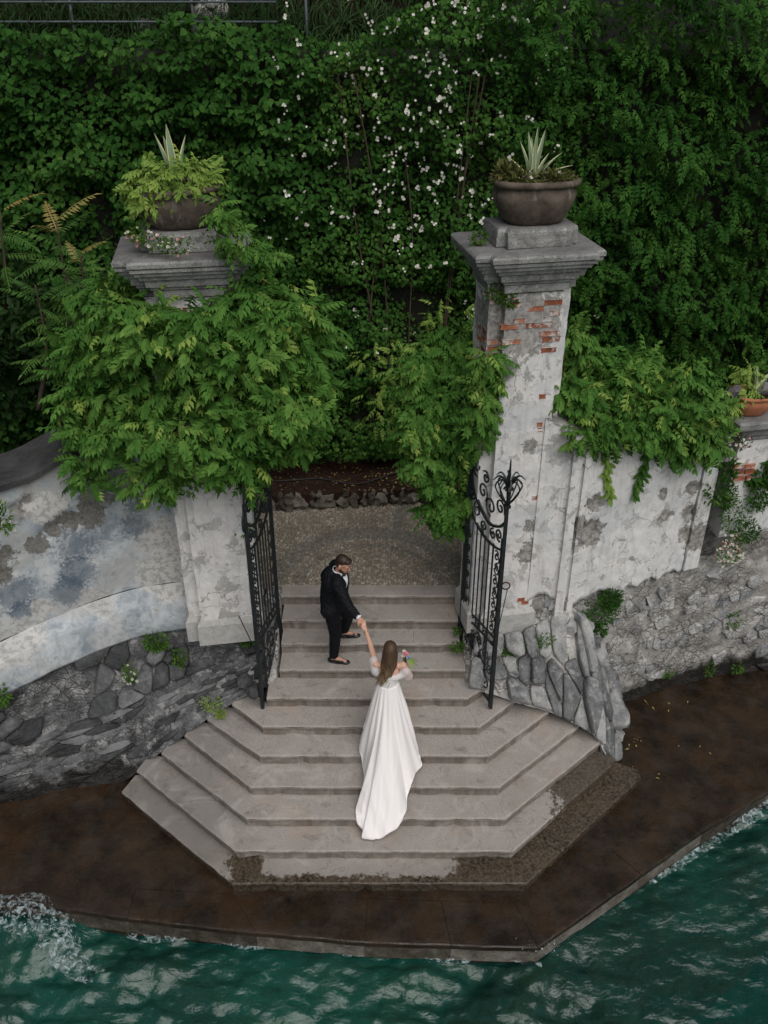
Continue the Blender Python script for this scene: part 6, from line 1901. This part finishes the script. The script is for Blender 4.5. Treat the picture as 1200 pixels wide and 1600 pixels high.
def hem_at(t):
    P = [hl[-2]] + hl + [hl[1]]
    d = t * seg[-1]
    i = max(k for k in range(len(seg)) if seg[k] <= d + 1e-9); i = min(i, len(hl) - 2)
    u = (d - seg[i]) / max(1e-6, seg[i + 1] - seg[i])
    a, b, c, e = P[i:i + 4]
    return .5 * ((2 * b) + (c - a) * u + (2 * a - 5 * b + 4 * c - e) * u * u + (3 * b - a - 3 * c + e) * u ** 3)
rows = []
HP = [hem_at(k / HN) for k in range(HN)]
wc = V((.05, 8.612, .055))
for j in range(64):
    t = j / 63
    row = []
    for k, h in enumerate(HP):
        d = h - V((.05, 8.62, h.z))
        ang = math.atan2(d.y, d.x)
        dist = d.to_2d().length
        w0 = wc + V((.135 * math.cos(ang), .105 * math.sin(ang), .0))
        con = V((.06 + .34 * math.cos(ang), 8.60 + .34 * math.sin(ang), -.80))
        p = w0 * (1 - t) ** 2 + con * 2 * t * (1 - t) + h * t * t
        # gathers run from the waist and spread into long folds over the train
        fold = math.sin(ang * 17 + 1.3 * math.sin(ang * 3)) * .013 * min(1, t * 3.5) * (1 - .3 * t) + math.sin(ang * 9 + 2 + 1.9 * t + math.sin(t * 5)) * .022 * min(1, t * 2)
        rad = V((math.cos(ang), math.sin(ang), 0))
        ns = fbm(V((p.x * 9 + p.y * 2, p.y * 3.2, 2)), 4) * .034 * t + max(0, 1 - 5 * abs(fbm(V((p.x * 5 - p.y * 2.2, p.y * 1.6, 7)), 2))) * .018 * t
        p += rad * fold * (1 - t * .7)
        p.z += (fold * 1.1 + ns) * t
        fl = cloth_z(p.y) + .010 * (1 - t) + max(0, fold * 1.2 + ns + .010) * min(1, (1 - t) * 6 + .12)
        if p.z < fl: p.z = fl
        row.append(p)
    rows.append(row)
mb = MB(); mb.grid(rows, 0, True)
gown = mb.build('gown_skirt', M['dress'], bride, True)
sm = gown.modifiers.new('s', 'SMOOTH'); sm.factor = .4; sm.iterations = 2
so = gown.modifiers.new('t', 'SOLIDIFY'); so.thickness = .004
bd3 = chain([(bw + V((0, 0, .00)), .118), (bw + V((.004, 0, .09)), .122), (bc + V((0, -.005, -.04)), .127)]) + [('e', bc + V((0, 0, -.045)), (.150, .108, .06)), ('e', bw + V((0, 0, .0)), (.142, .112, .05))]
link('bodice', soft_mesh('bodice', bd3, .009, 3), M['dress'], bride)
mb = MB()
for k in range(11): mb.add(*(lambda c: ([c + V((.006, 0, 0)), c + V((0, -.005, .0)), c + V((-.006, 0, 0)), c + V((0, 0, .006)), c + V((0, 0, -.006))], [(0, 1, 3), (1, 2, 3), (0, 4, 1), (1, 4, 2)]))(V((.055, 8.492 - .0 * k - .002 * max(0, k - 4) ** 1.4, .17 - .034 * k))))
mb.build('buttons', M['dress'], bride)
tl = [('c', bsL + V((-.02, .05, .02)), .062, bsL + V((.005, -.02, -.09)), .066), ('c', bsL + V((.0, -.03, -.10)), .05, bc + V((-.06, -.10, -.02)), .035), ('c', bc + V((-.06, -.10, -.02)), .034, bc + V((.08, -.105, -.01)), .036),
      ('c', bc + V((.08, -.105, -.01)), .036, bsR + V((.025, -.04, -.10)), .055), ('c', bsR + V((.03, -.03, -.08)), .066, bsR + V((.07, .02, -.19)), .062)]
link('tulle_sleeves', soft_mesh('tulle_sleeves', tl, .009, 4), M['tulle'], bride)
mb = MB(); a = bwL + (beL - bwL) * .12; dd = (bwL - beL).normalized(); uu = dd.orthogonal().normalized(); vv = dd.cross(uu)
mb.tube([a + (uu * math.cos(k * math.pi / 8) + vv * math.sin(k * math.pi / 8)) * .029 for k in range(17)], .006, 6); mb.build('bracelet', M['gold'], bride, True)
# bouquet in her right hand
bq = thing('bouquet', 'small bouquet with a pink rose held by the bride in front of her', 'bouquet', (.30, 8.92, .2))
c = at(634, 1024, y=8.84)
for (o, r, m_, nm) in ((V((0, 0, .02)), .040, 'bloom', 'rose'), (V((.045, -.01, -.02)), .024, 'bblue', 'bloom'), (V((.02, -.03, -.035)), .022, 'bblue', 'bloom'), (V((-.04, -.01, -.01)), .026, 'petal', 'bloom'), (V((-.02, .04, .03)), .028, 'petal', 'bloom')):
    mb = MB()
    for l in range(3):
        for k in range(6):
            a = 2 * math.pi * k / 6 + l * .5
            rr = r * (1 - .27 * l)
            d = V((math.cos(a), math.sin(a), 0)); s_ = V((-d.y, d.x, 0))
            b0 = c + o + V((0, 0, -r * .5))
            mb.add([b0, b0 + d * rr * .8 - s_ * rr * .5 + V((0, 0, r * .6)), b0 + d * rr * .85 + V((0, 0, r * (1.0 + .2 * l))), b0 + d * rr * .8 + s_ * rr * .5 + V((0, 0, r * .6))], [(0, 1, 2), (0, 2, 3)])
    mb.add([c + o + V((x, y, z)) * r * .6 for x, y, z in ((1, 0, 0), (0, 1, 0), (-1, 0, 0), (0, -1, 0), (0, 0, 1.3), (0, 0, -1))], [(0, 1, 4), (1, 2, 4), (2, 3, 4), (3, 0, 4), (1, 0, 5), (2, 1, 5), (3, 2, 5), (0, 3, 5)])
    mb.build(nm, M[m_], bq)
fern = pinnate(5, .14, .010, .04, .5)
for az in (-20, 15, 50):
    me = bpy.data.meshes.new('leaf'); me.from_pydata(fern[0], [], fern[1]); me.materials.append(M['lime'])
    place('leaf', me, Matrix.Translation(c + V((.02, -.01, -.03))) @ Matrix.Rotation(R(-90 + az - 40), 4, 'Z') @ Matrix.Rotation(R(-15), 4, 'X'), bq)
mb = MB()
for k in range(5): mb.tube([c + V((0, 0, -.02)), c + V((-.03 + .01 * k, .0, -.14))], .004, 4)
mb.build('stems', M['tuft'], bq)

# ------------------------------------------------------------------ surf breaking on the quay
def spray_drops(name, label, pts, n, spread, sc):
    P = []
    L = catmull(pts, 60)
    for _ in range(n):
        p = L[rnd.randrange(60)]
        P.append((p.x + rnd.gauss(0, spread[0]), p.y + rnd.gauss(0, spread[1]), p.z + abs(rnd.gauss(0, spread[2]))))
    P = np.array(P)
    d = rand_dirs(len(P)); n_ = rand_dirs(len(P))
    drop = ([(0, 0, -1), (1, 0, 0), (0, .7, .2), (-.8, -.2, 0), (0, -.6, .1), (0, 0, 1)], [(0, 2, 1), (0, 3, 2), (0, 4, 3), (0, 1, 4), (5, 1, 2), (5, 2, 3), (5, 3, 4), (5, 4, 1)])
    return tag(scatter(name, drop, P, frames(d, n_), rng.gamma(1.4, sc, len(P)), M['drop'], None, True), label, 'foam', None, 'stuff')
M['drop'] = m_plain('white_water', (.36, .45, .47), .3, var=.1)
def foam_sheet(name, label, rows_):
    mb = MB(); mb.grid(rows_); return tag(mb.build(name, M['foam'], None, True), label, 'foam', None, 'stuff')
rows = []
for k in range(40):
    q = k / 39
    c = catmull([at(-60, 1418, z=-2.0), at(0, 1420, z=-1.98), at(50, 1420, z=-1.95), at(90, 1440, z=-2.1), at(112, 1480, z=-2.22), at(135, 1515, z=-2.28), at(190, 1530, z=-2.3)], 40)[k]
    w = .22 * math.sin(math.pi * min(1, .15 + q * .9)) + .05
    row = []
    for j in range(12):
        s_ = j / 11 - .35
        p = c + V((-.35 * s_ * w * 2 * (q > .45), -s_ * w * 2.0, .10 * math.exp(-(s_ * 3) ** 2) * (1 - .6 * q)))
        row.append(p + V((fbm(p * 6), fbm(p * 6 + V((5, 0, 0))), fbm(p * 6 + V((0, 7, 0))))) * .035)
    rows.append(row)
foam_sheet('breaking_wave', 'white crest of a wave breaking over the quay at the lower left', rows)
spray_drops('water_spray', 'drops thrown up by the wave breaking at the lower left', [at(-20, 1425, z=-1.95), at(50, 1425, z=-1.92), at(95, 1450, z=-2.0), at(115, 1490, z=-2.12)], 320, (.08, .07, .06), .0026)
rows = []
for k in range(30):
    c = at(1010, 1378, z=-2.25).lerp(at(1230, 1225, z=-2.22), k / 29)
    rows.append([c + V((.62, -.78, 0)).normalized() * (.02 + .20 * j / 7 * (.3 + .7 * (k / 29))) + V((0, 0, -.02 * j / 7 + .02 * fbm(V((k * .3, j * .3, 1))))) + V((0, 0, .03)) for j in range(8)])
foam_sheet('breaking_wave', 'strip of churned white water along the right quay edge', rows)
rows = []
for k in range(30):
    c = at(200, 1456, z=-2.28).lerp(at(845, 1500, z=-2.28), k / 29)
    rows.append([c + V((0, -.02 - .11 * j / 5 * (.5 + .5 * math.sin(k * .9)), .01 * fbm(V((k * .4, j * .4, 3))))) for j in range(6)])
foam_sheet('breaking_wave', 'thin lapping froth along the front quay edge', rows)
spray_drops('water_spray', 'drops splashing at the front corner of the quay', [at(800, 1478, z=-2.1), at(845, 1485, z=-2.05), at(880, 1465, z=-2.12)], 160, (.05, .05, .05), .0028)

# ------------------------------------------------------------------ alike things share a group
GROUPS = {'pillar': 'gate pillars', 'gate': 'open gate leaves', 'wall': 'garden walls', 'plinth': 'planter plinths on the pillars', 'planter': 'planters', 'plant': None, 'agave': 'agaves', 'wisteria': 'wisteria masses',
          'shoot': 'wisteria shoots on the white wall', 'gate stay': 'gate stays', 'tree': 'saplings behind the left wall', 'shrub': 'shrubs behind the walls', 'creeper': 'creepers', 'leaves': 'patches of fallen leaves', 'rock': 'rock lumps by the pot', 'person': 'wedding couple', 'bush': 'bushes growing on the masonry'}
for o in bpy.data.objects:
    if o.parent or 'category' not in o or 'group' in o: continue
    nm = o.name.split('.')[0]
    g = {'wall_plant': 'small plants rooted in the joints of the walls', 'agave': 'agaves in the planters', 'daisy_bush': 'daisy cushions'}.get(nm) or GROUPS.get(o['category'])
    if g and nm != 'retaining_wall': o['group'] = g
